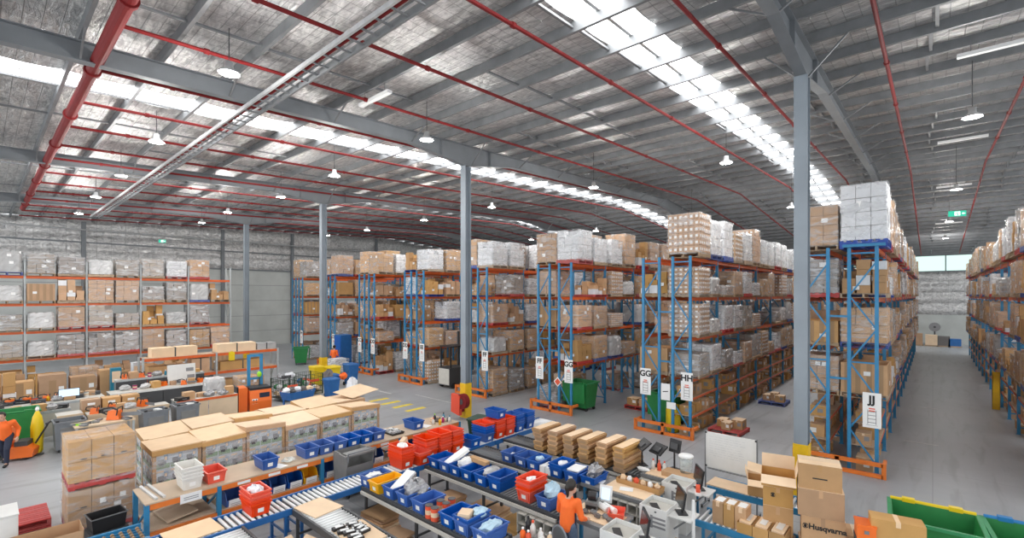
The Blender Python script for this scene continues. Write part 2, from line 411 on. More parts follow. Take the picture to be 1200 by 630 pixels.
struct('wall_west_lining', foil_wall('y', (X0-.05, 1), Y0, Y1, 7.5, lambda t: roof(t)-.02, 3), 'foil_wall', w, True)
mb = MB()
for z in (7.5, 9.2): mb.bb(X0, X0+.16, Y0, Y1, z-.06, z+.06)
for y in (-4, 5.5, 15.3, 21.8, 31.8, 44, 56): mb.bb(X0, X0+.3, y-.13, y+.13, 0, roof(y)-.3)
struct('trim_west', mb, 'steel')
mb = MB(); mb.cyl((X0+.6, Y0, 10.15), (X0+.6, 50, 10.15), .06, 8); tag(mb.obj('water_pipe', 'galv_light'), 'long pale grey pipe high along the west wall foil', 'pipe')
# north wall
mb = MB().slot(0); mb.bb(X0, X1, Y1, Y1+.2, 0, 3.0); mb.bb(X0, X1, Y1+.1, Y1+.2, 3.0, 9.6)
w = struct('wall_north', mb, ['precast'])
struct('wall_north_lining', foil_wall('x', (Y1+.02, -1), X0, X1, 3.0, lambda t: 7.45, 4), 'foil_wall', w, True)
mb = MB()
for x in range(-50, 17, 3): mb.bb(x-.05, x+.05, Y1-.04, Y1+.06, 7.5, 9.15)
mb.bb(X0, X1, Y1-.06, Y1+.08, 9.1, 9.25); mb.bb(X0, X1, Y1-.1, Y1+.08, 7.42, 7.55); mb.bb(X0, X1, Y1-.03, Y1+.08, 9.25, 9.6)
wn = struct('window_1', mb, 'steel')
MB().bb(X0, X1, Y1+.02, Y1+.06, 7.5, 9.1).obj('pane', 'glass', wn)
mb = MB(); mb.bb(-.4, 1.9, Y1-2.0, Y1-1.7, 0, .12); struct('kerb_north', mb, 'paper')
# sprinkler mains and branches
NP = 18
for k in range(NP):
    x = 1.95 - 2.83*k
    if any(abs(x-f) < .2 for f in FR): x += .35
    mb = MB()
    for ya, yb in ((1.8 if k > 3 else Y0, 33), (33, 64)): mb.cyl((x, ya, roof(ya)-.55), (x, yb, roof(yb)-.55), .045, 8)
    o = mb.obj('sprinkler_pipe', 'red_pipe')
    side = 'over the JJ aisle' if k == 0 else 'counted leftwards from the JJ aisle pipe'
    tag(o, 'red sprinkler branch pipe under the roof above the JJ aisle' if k == 0 else f'red sprinkler branch pipe, {ORD[k]} to the left of the one over aisle JJ', 'pipe', 'sprinkler branch pipes')
    for i in range(7):
        y = 3.4 + i*4.0; MB().cyl((x, y-.05, roof(y)-.55), (x, y+.05, roof(y)-.55), .066, 8).obj('coupling', 'red_pipe', o)
mb = MB(); mb.cyl((-10.3, 1.8, 10.36), (-42, 1.8, 10.36), .13, 14)
o = tag(mb.obj('sprinkler_main', 'red_pipe', smooth=False), 'thick red sprinkler main crossing under the roof at upper left', 'pipe')
for k in range(8):
    x = -10.9 - 4.1*k; MB().cyl((x-.06, 1.8, 10.36), (x+.06, 1.8, 10.36), .17, 14).obj('flange', 'red_pipe', o)
for k in range(5, 16):
    x = 1.95 - 2.83*k
    MB().cyl((x, 1.8, 10.4), (x, 1.8, roof(1.8)-.5), .05, 8).obj('riser', 'red_pipe', o)
# cable ladder crossing the left rafters
o = thing('cable_ladder', 'grey cable ladder with conduits crossing below the left rafters', 'cable tray', (0, 5.05, 10.15))
MB().bar((-3, -.22, 0), (-41, -.22, 0), .05, .1).obj('rail', 'galv_light', o); MB().bar((-3, .22, 0), (-41, .22, 0), .05, .1).obj('rail', 'galv', o)
for i in range(76): MB().bb(-3.2-i*.5, -3.24-i*.5, -.2, .2, -.03, .0).obj('rung', 'galv', o)
MB().cyl((-3, -.08, .03), (-41, -.08, .03), .035, 6).obj('conduit', 'red_pipe', o); MB().cyl((-3, .08, .03), (-41, .08, .03), .03, 6).obj('conduit', 'galv_light', o)
# high-bay lamps on drop cables
rgl = [(.8,17.8),(.8,29.5),(.8,42),(.8,54),(-5.6,18),(-5.75,29.4),(-5.6,42),(-11.4,3.6),(-11.7,9.2),(-11.3,18.2),(-11.5,30.2),(-18,18.6),(-18.8,30.6),(-24.4,3.8),(-23.8,9.8),(-24.3,18.9),(-25.9,31.7),(-31.2,19),(-36.2,9.8),(-36.4,18.6),(-37.5,3.9)]
rgl2 = [(-18.2,3.7),(-18.0,9.5),(-30.6,3.8),(-30.6,9.6),(-31,31)]
dome = MB().lathe((0,0,0), [(.05,.26),(.08,.25),(.09,.12),(.21,.03),(.215,0),(.205,0),(.10,.08)], 18).mesh('housing', 'galv_light', True)
lens = MB().cyl((0,0,.005), (0,0,.03), .195, 18).mesh('lens', 'lens')
LAMPS = []
for i, (x, y) in enumerate(rgl + rgl2):
    z = 9.8
    row = ORD[1 + sum(1 for q in sorted(set(round(a[0]/6) for a in rgl)) if q > round(x/6))]
    nth = ORD[1 + sum(1 for a in rgl + rgl2 if round(a[0]/6) == round(x/6) and a[1] < y)]
    o = thing('high_bay_lamp', f'lit round high-bay lamp, {nth} from the front in the {row} row from the right', 'lamp', (x,y,z), 0, 'high-bay lamps')
    link('housing', dome, o); link('lens', lens, o)
    MB().cyl((0,0,.3), (0,0,roof(y)-.25-z), .012, 6).obj('cable', 'dark', o)
    LAMPS.append((x,y,z))
# unlit batten fittings
for i, (x, y) in enumerate(((1.2,16.2),(.9,26.5),(.9,37),(.9,48),(-11.9,7.5))):
    mb = MB(); mb.bb(-.75,.75,-.07,.07,0,.09)
    o = tag(mb.obj('batten_light', 'paper'), f'long white batten light fitting under the roof, {ORD[i+1]} from the front of the JJ aisle' if i < 4 else 'long white batten light fitting above the main roller line', 'light fitting')
    o.location = (x,y,roof(y)-.62)
    MB().cyl((-.5,0,.09),(-.5,0,.38),.01,5).obj('rod','galv',o); MB().cyl((.5,0,.09),(.5,0,.38),.01,5).obj('rod','galv',o)
# exit signs
def exit_sign(x, y, z, lab, w=.85):
    o = thing('exit_sign', lab, 'exit sign', (x,y,z), YAW*.4 if x > -5 else YAW*1.3); S = .56; o.scale = (S, S, S)
    MB().bb(-w/2,w/2,-.03,.03,-.2,.2).obj('panel','exit',o)
    mb = MB().slot(0)
    mb.bb(-w*.16,w*.16,-.036,-.031,-.14,.14); mb.slot(1)
    mb.bb(-.02,.05,-.04,-.036,-.12,-.02); mb.bb(-.05,.02,-.04,-.036,-.02,.06); mb.ball((.02,-.038,.095),.03,8,(1,.2,1))
    mb.slot(0); mb.prism([(w*.24,0),(w*.34,.08),(w*.34,.03),(w*.44,.03),(w*.44,-.03),(w*.34,-.03),(w*.34,-.08)],'y',-.036,-.031)
    mb.obj('pictogram',['exit_w','exit'],o)
    MB().cyl((-w*.4,0,.2),(-w*.4,0,(roof(y)-z-.26)/S),.008,5).obj('hanger','galv',o); MB().cyl((w*.4,0,.2),(w*.4,0,(roof(y)-z-.26)/S),.008,5).obj('hanger','galv',o)
exit_sign(.75, 26.6, 8.35, 'green running-man exit sign hanging over the JJ aisle', 1.0)
exit_sign(-17.9, 29.5, 7.7, 'green exit sign hanging beyond the FF-GG rack')
exit_sign(-43.5, 9.2, 9.1, 'green exit sign hanging before the west wall foil')
# painted floor marks
for i in range(4):
    x = -19.85 + .95*i; struct('floor_marking', MB().bb(x-.14,x+.14,12.25,13.25,.0,.004), 'line_yellow')
struct('floor_marking', MB().bb(-25.5,-20.6,13.9,13.98,0,.004), 'line_white'); struct('floor_marking', MB().bb(-19.5,-15.9,14.6,14.66,0,.004), 'line_white')
for y in (21.2, 28): struct('floor_marking', MB().bb(-.75,.15,y-.04,y+.04,0,.004), 'line_white')
# ------------------------------------------------------------------ pallets, loads, racks
SEEN = {}
SEEN = {'B': [28, 2, 56, 2, 84, 2, 112, 2, 115, 2, 118, 1, 252, 2, 280, 2, 308, 2, 336, 6, 343, 1, 477, 1, 505, 1, 533, 1, 560, 5, 700, 2, 728, 2, 756, 2, 784, 6, 791, 1, 793, 1, 924, 4, 952, 2, 980, 2, 1008, 4, 1013, 1, 1015, 1, 1148, 2, 1176, 2, 1204, 2, 1232, 2, 1235, 3, 1239, 1, 1372, 2, 1400, 2, 1428, 2, 1456, 5, 1596, 2, 1624, 2, 1627, 1, 1652, 2, 1655, 1, 1680, 4, 1686, 2, 1820, 2, 1848, 2, 1876, 2, 1904, 5, 2044, 6, 2072, 2, 2075, 1, 2100, 2, 2103, 1, 2128, 4, 2268, 2, 2296, 2, 2324, 2, 2352, 8, 2492, 2, 2495, 3, 2520, 6, 2527, 1, 2548, 6, 2576, 8, 2716, 2, 2744, 2, 2772, 2, 2777, 1, 2800, 8, 2809, 1, 2940, 2, 2943, 1, 2945, 1, 2947, 1, 2949, 1, 2951, 1, 2968, 2, 2971, 1, 2973, 1, 2975, 3, 2979, 1, 2981, 1, 2983, 1, 2996, 4, 3001, 1, 3003, 1, 3005, 1, 3007, 1, 3009, 1, 3011, 1, 3024, 14, 3039, 2, 3053, 1, 3055, 1, 3057, 1, 3059, 1, 3061, 1, 3063, 1, 3065, 1, 3067, 1, 3080, 2, 3083, 1, 3085, 1, 3087, 1, 3089, 1, 3091, 1, 3093, 1, 3095, 1, 3097, 1, 3164, 2, 3192, 2, 3220, 4, 3248, 4, 3253, 2, 3256, 1, 3277, 1, 3279, 1, 3281, 1, 3305, 1, 3307, 1, 3388, 1, 3416, 2, 3444, 6, 3451, 1, 3453, 1, 3455, 1, 3457, 1, 3459, 1, 3461, 1, 3463, 1, 3465, 1, 3467, 1, 3469, 1, 3471, 7, 3479, 1, 3481, 1, 3483, 1, 3485, 1, 3487, 1, 3489, 1, 3491, 1, 3493, 1, 3495, 1, 3501, 1, 3503, 1, 3505, 1, 3507, 1, 3509, 1, 3511, 1, 3513, 1, 3515, 1, 3517, 1, 3519, 1, 3521, 1, 3529, 1, 3531, 1, 3533, 1, 3535, 1, 3537, 1, 3539, 1, 3541, 1, 3543, 1, 3545, 1, 3547, 1, 3549, 1, 3612, 1, 3614, 1, 3640, 1, 3646, 1, 3648, 1, 3658, 1, 3662, 1, 3668, 1, 3670, 1, 3672, 1, 3674, 1, 3676, 1, 3678, 1, 3680, 1, 3682, 1, 3684, 1, 3686, 1, 3688, 1, 3690, 1, 3692, 1, 3694, 1, 3696, 1, 3698, 1, 3700, 1, 3702, 1, 3704, 1, 3706, 1, 3708, 5, 3714, 1, 3716, 1, 3718, 1, 3720, 1, 3722, 1, 3724, 1, 3726, 1, 3728, 1, 3730, 1, 3732, 1, 3736, 1, 3738, 1, 3740, 1, 3742, 1, 3744, 1, 3746, 1, 3748, 1, 3750, 1, 3752, 1, 3754, 1, 3756, 1, 3758, 1, 3760, 1, 3762, 1, 3764, 1, 3766, 1, 3768, 1, 3770, 1, 3772, 1, 3774, 1, 3776, 1, 3778, 1],
    'C': [5824, 5, 5830, 3, 5834, 15, 5850, 1, 5852, 3, 6104, 5, 6111, 1, 6113, 6, 6120, 4, 6126, 9, 6160, 2, 6163, 2, 6166, 2, 6169, 4, 6174, 3, 6179, 6, 6186, 4, 6191, 1, 6272, 3, 6276, 1, 6278, 2, 6281, 4, 6552, 9, 6562, 1, 6608, 2, 6611, 3, 6720, 2, 6723, 2, 6726, 1, 6728, 2, 6733, 1, 6735, 2, 6739, 1, 6744, 1, 7000, 9, 7010, 1, 7012, 2, 7016, 1, 7019, 1, 7056, 5, 7062, 1, 7071, 1, 7172, 1, 7174, 3, 7179, 4, 7184, 1, 7186, 3, 7191, 1, 7196, 1, 7198, 2, 7452, 1, 7455, 2, 7458, 3, 7462, 3, 7467, 3, 7475, 2, 7506, 1, 7508, 1, 7510, 3, 7515, 2, 7518, 1, 7520, 1, 7522, 1, 7524, 2, 7527, 2, 7531, 1, 7533, 1],
    'L': [0, 2, 3, 1, 5, 1, 28, 2, 31, 3, 56, 5, 84, 2, 112, 2, 140, 5, 146, 1, 168, 4, 173, 1, 196, 2, 199, 1, 201, 2, 204, 1, 210, 1, 224, 2, 230, 1, 252, 2, 281, 3, 285, 1, 308, 1, 310, 1, 312, 1, 336, 1, 338, 1, 352, 1, 364, 1, 392, 1, 420, 2, 423, 2, 448, 3, 452, 1, 476, 2, 479, 1, 482, 3, 501, 1, 504, 3, 532, 3, 536, 1, 562, 3, 567, 1, 588, 4, 616, 3, 621, 1, 623, 4, 628, 1, 644, 3, 672, 2, 700, 6, 707, 1, 728, 1, 731, 3, 756, 3, 761, 2, 765, 1, 784, 2, 812, 6, 841, 2, 846, 2, 868, 1, 870, 1, 872, 2, 875, 1, 896, 3, 901, 3, 906, 1, 910, 1, 924, 2, 927, 1, 952, 3, 980, 2, 984, 2, 987, 3, 1008, 6, 1015, 1, 1037, 3, 1042, 2, 1047, 1, 1050, 1, 1052, 3, 1064, 4, 1092, 7, 1121, 2, 1127, 2, 1148, 1, 1150, 1, 1158, 1, 1176, 1, 1178, 2, 1181, 2, 1186, 1, 1190, 1, 1204, 3, 1209, 2, 1232, 1, 1234, 2, 1260, 6, 1268, 1, 1270, 3, 1288, 7, 1299, 1, 1316, 3, 1321, 2, 1328, 1, 1345, 3, 1372, 2, 1375, 4, 1381, 3, 1400, 2, 1404, 1, 1429, 1, 1431, 2, 1435, 1, 1456, 1, 1458, 7, 1466, 1, 1470, 1, 1484, 1, 1486, 1, 1512, 1, 1514, 1, 1545, 4, 1568, 8, 1596, 3, 1600, 8, 1611, 1, 1613, 3, 1619, 1, 1625, 4, 1652, 9, 1681, 1, 1683, 1, 1685, 1, 1689, 1, 1708, 1, 1710, 3, 1714, 1, 1719, 1, 1722, 1, 1737, 1, 1741, 2, 1744, 1, 1747, 2, 1751, 1, 1764, 2, 1767, 1, 1794, 1, 1848, 15, 1864, 1, 1876, 6, 1884, 8, 1893, 4, 1898, 14, 1913, 7, 1921, 1, 1932, 16, 1959, 1, 1988, 2, 1992, 5, 2016, 2, 2022, 1, 2026, 1, 2044, 2, 2047, 2, 2072, 2, 2075, 6, 2128, 13, 2142, 5, 2148, 4, 2153, 16, 2170, 22, 2193, 4, 2198, 11, 2211, 11, 2223, 2, 2226, 12, 2239, 1, 2270, 14, 2285, 17, 2303, 1, 2305, 6, 2312, 1, 2314, 2, 2317, 1, 2319, 4, 2324, 7, 2332, 11, 2344, 2, 2347, 33, 2600, 8, 2609, 2, 2612, 28, 2641, 4, 2646, 3],
    'S': [1526, 8, 1536, 1, 1540, 9, 1638, 4, 1652, 2, 1750, 11, 1764, 7, 1862, 28]}
# the lists above are runs (first key, how many) of the racking pieces that can be seen from about the camera's place
def unpack(r): return set(a+k for a, n in zip(r[::2], r[1::2]) for k in range(n))
SEEN = {k: unpack(v) for k, v in SEEN.items()}
REG = []
def wanted(kind, key): return not SEEN or key in SEEN[kind]
def reg(kind, key, o): REG.append((kind, key, o)); return o
def merge(mbs):
    """[(MB, mats)] -> one MB and one material list"""
    out = MB(); mats = []
    for mb, ms in mbs:
        ms = ms if isinstance(ms, (list, tuple)) else [ms]
        o = len(out.v); out.v += mb.v; out.f += [tuple(i+o for i in f) for f in mb.f]; out.mi += [i+len(mats) for i in mb.mi]; mats += list(ms)
    return out, mats
def pallet_mb(w=1.12, d=1.12, n=7):
    mb = MB()
    for i in range(n):
        y = -d/2 + .05 + (d-.1)*i/(n-1); mb.box((0,y,.138), (w,.1,.022))
    for x in (-w/2+.03, 0, w/2-.03): mb.box((x,0,.075), (.05,d,.10))
    for y in (-d/2+.06, 0, d/2-.06): mb.box((0,y,.0135), (w,.1,.021))
    return mb
def cartons_mb(rng, nx, ny, nz, w, d, h, missing=.0, jit=.008):
    """block of cartons with taped seams: slot 0 board, slot 1 tape, slot 2 labels"""
    mb = MB(); bx, by, bz = w/nx, d/ny, h/nz
    for k in range(nz):
        for i in range(nx):
            for j in range(ny):
                if k == nz-1 and rng.random() < missing: continue
                x = -w/2+bx*(i+.5)+rng.uniform(-jit,jit); y = -d/2+by*(j+.5)+rng.uniform(-jit,jit); z = .15+bz*(k+.5)
                mb.m = 0; mb.box((x,y,z), (bx-.012,by-.012,bz-.010))
    return mb
def faces_label(mb, rng, w, d, h, n, s=(.16,.12), slot=1):
    mb.m = slot
    for q in range(n):
        z = .2+rng.uniform(.15,.8)*h; u = rng.uniform(-.32,.32)
        side = q % 4
        if side == 0: mb.box((u*w,-d/2-.013,z), (s[0],.006,s[1]))
        elif side == 1: mb.box((w/2+.013,u*d,z), (.006,s[0],s[1]))
        elif side == 2: mb.box((-w/2-.013,u*d,z), (.006,s[0],s[1]))
        else: mb.box((u*w,d/2+.013,z), (s[0],.006,s[1]))
    return mb
def film_mb(rng, w, d, h, n=6, amp=.014):
    """crumpled film skin, open below"""
    mb = MB(); ring = []
    for i in range(n): ring.append((-w/2+w*i/n, -d/2))
    for i in range(n): ring.append((w/2, -d/2+d*i/n))
    for i in range(n): ring.append((w/2-w*i/n, d/2))
    for i in range(n): ring.append((-w/2, d/2-d*i/n))
    m = len(ring); vs = []
    for k in range(n+1):
        for x, y in ring:
            q = 1+rng.uniform(-amp, amp); vs.append((x*q, y*q, .10+(h+.06)*k/n))
    fs = [(k*m+i, k*m+(i+1) % m, (k+1)*m+(i+1) % m, (k+1)*m+i) for k in range(n) for i in range(m)]
    vs.append((0,0,.165+h)); c = len(vs)-1
    fs += [(n*m+i, n*m+(i+1) % m, c) for i in range(m)]
    return mb.add(vs, fs)
def lump_mb(rng, w, d, h, seg=9, amp=.05):
    """load whose film has pulled the goods into a rounded block"""
    mb = MB(); vs = []; n = seg*4; rows = seg
    for k in range(rows+1):
        u = k/rows; z = .15+h*u
        sh = 1 - .05*abs(u-.45) - (.10 if k == rows else 0)
        for i in range(n):
            t = 2*PI*i/n; cx, sx = math.cos(t), math.sin(t); p = 7
            r = (abs(cx)**p+abs(sx)**p)**(-1/p); r *= sh*(1+rng.uniform(-amp,amp))
            vs.append((cx*r*w/2, sx*r*d/2, z+(rng.uniform(-.03,.02) if 0 < k else 0)))
    fs = [(k*n+i, k*n+(i+1) % n, (k+1)*n+(i+1) % n, (k+1)*n+i) for k in range(rows) for i in range(n)]
    vs.append((0,0,.15+h*1.0)); fs += [(rows*n+i, rows*n+(i+1) % n, len(vs)-1) for i in range(n)]
    return mb.add(vs, fs)
LOADS = {}
PAL = ['wood','wood','wood','blue_wood','red_wood']
def make_loads():
    rng = random.Random(11)
    def put(kind, goods, gm, film=None, fm=None, gname='carton_stack', pal='wood', lab=None):
        pm = pallet_mb(); parts = [('pallet', pm.mesh('pallet', pal), None, []), (gname, goods.mesh(gname, gm), None, [])]
        if film: parts.append(('stretch_film', film.mesh('stretch_film', fm, True), None, []))
        fmb, fmats = merge([(pm, pal), (goods, gm)] + ([(film, fm)] if film else []))
        LOADS.setdefault(kind, []).append((dict(root=None, parts=parts), dict(root=fmb.mesh(kind, fmats), parts=[])))
    for q in range(6):                                     # neat brown cartons under film
        nx, ny, nz = rng.choice([(3,3,4),(2,3,3),(3,2,4),(4,3,5)]); h = rng.choice([.92,1.0,1.06])
        g = cartons_mb(rng, nx, ny, nz, 1.08, 1.08, h); faces_label(g, rng, 1.08, 1.08, h, 6)
        put('brown', g, ['card','paper'], film_mb(rng, 1.115, 1.115, h), 'film', pal=PAL[q % 5])
    for q in range(5):                                     # white film
        h = rng.choice([.95,1.0,1.05]); g = cartons_mb(rng, 3, 3, rng.choice([3,4]), 1.06, 1.06, h, .12); faces_label(g, rng, 1.06, 1.06, h, 4)
        put('white', g, ['carton_white','paper'], film_mb(rng, 1.10, 1.10, h, 7, .02), 'film_thick', pal=PAL[(q+1) % 5])
    for q in range(6):                                     # grey, lumpy
        h = rng.choice([.7,.9,1.0])
        if q < 2:
            g = lump_mb(rng, 1.08, 1.08, h, 9, .03); faces_label(g, rng, 1.06, 1.06, h, 5)
            put('grey', g, ['film_grey','paper'], gname='wrapped_goods', pal=PAL[(q+2) % 5])
        else:
            g = cartons_mb(rng, 3, 3, 4, 1.04, 1.04, h, .2, .02); faces_label(g, rng, 1.04, 1.04, h, 5, (.18,.14))
            put('grey', g, ['card_grey','paper'], film_mb(rng, 1.10, 1.10, h, 7, .02), 'film_thick', gname='wrapped_goods', pal=PAL[(q+2) % 5])
    for q in range(6):                                     # loose mixed cartons
        g = MB(); x = -.5
        for ix in range(3):
            for iy in range(3):
                z = .15; top = rng.uniform(.35,.95)
                while z < top:
                    hh = rng.uniform(.14,.34); g.m = 0 if rng.random() < .86 else 2
                    g.box((-.36+.36*ix+rng.uniform(-.01,.01), -.36+.36*iy+rng.uniform(-.01,.01), z+hh/2), (rng.uniform(.29,.34), rng.uniform(.29,.34), hh-.006), rng.uniform(-.03,.03)); z += hh
        faces_label(g, rng, 1.06, 1.06, .5, 4)
        put('mixed', g, ['card','paper','carton_white'], pal=PAL[q % 5])
    for q in range(3):                                     # many small cartons, each with a white label
        g = cartons_mb(rng, 6, 6, 6, 1.1, 1.1, 1.05, .1, .003); g.m = 1
        for i in range(6):
            for k in range(6):
                u, z = -.55+1.1*(i+.5)/6, .15+1.05*(k+.45)/6
                g.box((u,-.556,z), (.085,.006,.07)); g.box((.556,u,z), (.006,.085,.07)); g.box((-.556,u,z), (.006,.085,.07))
        put('small', g, ['card','paper'], film_mb(rng, 1.14, 1.14, 1.05), 'film')
    for q in range(3):                                     # one big bulk carton with stripes
        g = MB(); h = .85; g.bb(-.54,.54,-.54,-.525,.15,.15+h).bb(-.54,.54,.525,.54,.15,.15+h).bb(-.54,-.525,-.525,.525,.15,.15+h).bb(.525,.54,-.525,.525,.15,.15+h); g.bb(-.52,.52,-.52,.52,.15,.15+h*.8)
        g.m = 2
        for i in range(4):
            u = -.39+.26*i; g.box((u,-.543,.15+h/2), (.12,.004,h*.98)); g.box((.543,u,.15+h/2), (.004,.12,h*.98))
        faces_label(g, rng, 1.08, 1.08, h, 3)
        put('bulk', g, ['card','paper','card_in'], gname='bulk_carton')
make_loads()
KINDS = {'brown': ('carton_pallet','brown carton load','pallet load'), 'white': ('white_wrapped_pallet','white wrapped load','pallet load'), 'grey': ('film_wrapped_pallet','grey film-wrapped load','pallet load'),
         'mixed': ('mixed_carton_pallet','loose mixed carton load','pallet load'), 'small': ('labelled_carton_pallet','small-carton load','pallet load'), 'bulk': ('bulk_carton_pallet','striped bulk carton','pallet load')}
LEVN = ['floor', 'lowest', 'second', 'third', 'top']
def load_at(kind, key, rng, loc, where, near, group, rz=None, kk='L', scale=None):
    name, adj, cat = KINDS[kind]
    pr = rng.choice(LOADS[kind])[0 if near else 1]
    o = place(pr, name, f'{adj}, {where}', cat, loc, (rng.choice([0, PI/2, PI, -PI/2]) if rz is None else rz) + rng.uniform(-.02,.02), group)
    if scale: o.scale = scale
    return reg(kk, key, o)
LEV = [0.0, 2.05, 3.5, 4.93, 6.35]
BAY = 2.75; RY = 16.62; NB = 14
ROWS = [(-37.3,'AA','BB'),(-32.3,'BB','CC'),(-27.3,'CC','DD'),(-22.3,'DD','EE'),(-17.3,'EE','FF'),(-12.3,'FF','GG'),(-7.26,'GG','HH'),(-2.05,'HH','JJ'),(3.2,'JJ','KK')]
FH = 6.40
def frame_parts():
    up = MB()
    up.bb(-.045,.045,-.035,.035,0,FH); up.bb(-.07,.07,-.06,.06,0,.012)
    br = MB()
    zs = [.25, 1.2, 2.15, 3.1, 4.05, 5.0, 5.95]
    for z in (.25, 3.1, 6.2): br.box((0,0,z), (.63,.03,.045))
    for i, (a, b) in enumerate(zip(zs, zs[1:])):
        s = .315 if i % 2 else -.315; br.bar((-s,0,a), (s,0,b), .03, .042)
    hole = MB()
    return up, br
_up, _br = frame_parts()
ME_UP = _up.mesh('upright', 'rack_blue'); ME_BR = _br.mesh('bracing', 'rack_blue')
_f = MB()
for s in (-.315, .315):
    _f.bb(s-.045,s+.045,-.035,.035,0,FH); _f.bb(s-.07,s+.07,-.06,.06,0,.012)
_f.v += []; _o = len(_f.v); _f.v += _br.v; _f.f += [tuple(i+_o for i in f) for f in _br.f]; _f.mi += _br.mi
ME_FRAME = _f.mesh('upright_frame', 'rack_blue')
_b = MB(); _b.bb(-.025,.025,.04,BAY-.04,-.12,0); _b.bb(-.03,.03,.036,.046,-.17,.03); _b.bb(-.03,.03,BAY-.046,BAY-.036,-.17,.03)
ME_BEAM = _b.mesh('beam', 'rack_orange')
_b = MB(); _b.bb(-.02,.02,.04,BAY-.04,-.08,0); ME_SHELFBEAM = _b.mesh('shelf_beam', 'rack_orange')
_b = MB(); _b.bb(-.33,.33,.06,BAY-.06,0,.018); ME_SHELF = _b.mesh('shelf_board', 'mdf')
# cartons: taped board boxes in several sizes
CART = []
def make_cartons():
    rng = random.Random(3)
    for q in range(12):
        w, d, h = rng.uniform(.3,.58), rng.uniform(.3,.5), rng.uniform(.2,.46)
        mb = MB(); mb.m = 0; mb.bb(-w/2,w/2,-d/2,d/2,0,h-.003)
        mb.m = 1; mb.bb(-.03,.03,-d/2-.001,d/2+.001,h*.8,h)
        mb.bb(-w/2,-.004,-d/2,d/2,h-.004,h-.0005); mb.bb(.004,w/2,-d/2,d/2,h-.004,h-.0005)
        mb.m = 2; mb.bb(w*.05,w*.38,-d/2-.002,-d/2,h*.35,h*.75); mb.bb(w/2,w/2+.002,-d*.3,d*.05,h*.3,h*.7)
        mb.bb(-w/2-.002,-w/2,-d*.3,d*.05,h*.3,h*.7)
        CART.append(((w,d,h), dict(root=mb.mesh('carton', ['card', 'card_light', 'paper' if q % 3 else 'ink_grey']), parts=[])))
make_cartons()
def carton(rng, loc, label, rz=None, group=None, name='carton', maxh=9, key=None, kk='C'):
    while True:
        dims, pr = rng.choice(CART)
        if dims[2] < maxh: break
    o = place(pr, name, label, 'carton', loc, rng.uniform(-.08,.08) if rz is None else rz, group)
    if key is not None: reg(kk, key, o)
    return o, dims
OVER = {(15,4,0,0):'white', (14,4,0,0):'brown', (12,4,0,0):None, (12,4,0,1):None, (13,4,0,0):'small', (13,4,0,1):'white', (13,3,0,0):'small', (13,2,0,0):'small', (11,4,0,0):'white', (10,4,0,0):'brown', (11,4,0,1):'white',
        (15,1,0,0):'bulk', (15,2,0,0):'brown', (15,3,0,0):'mixed', (14,3,0,0):'grey', (14,1,0,0):'brown', (14,2,0,0):'bulk', (9,4,0,0):'white', (9,4,0,1):'white', (11,0,0,0):None, (11,0,0,1):None, (11,0,1,0):None, (12,0,0,0):None, (12,0,0,1):None, (13,0,0,0):'mixed', (7,0,0,0):'small', (7,0,0,1):'mixed',
        (5,0,0,0):'mixed', (7,0,1,0):None, (7,0,1,1):None}
SHELFLANES = (13, 14, 15, 16)
stuffmb = MB(); srng = random.Random(77)
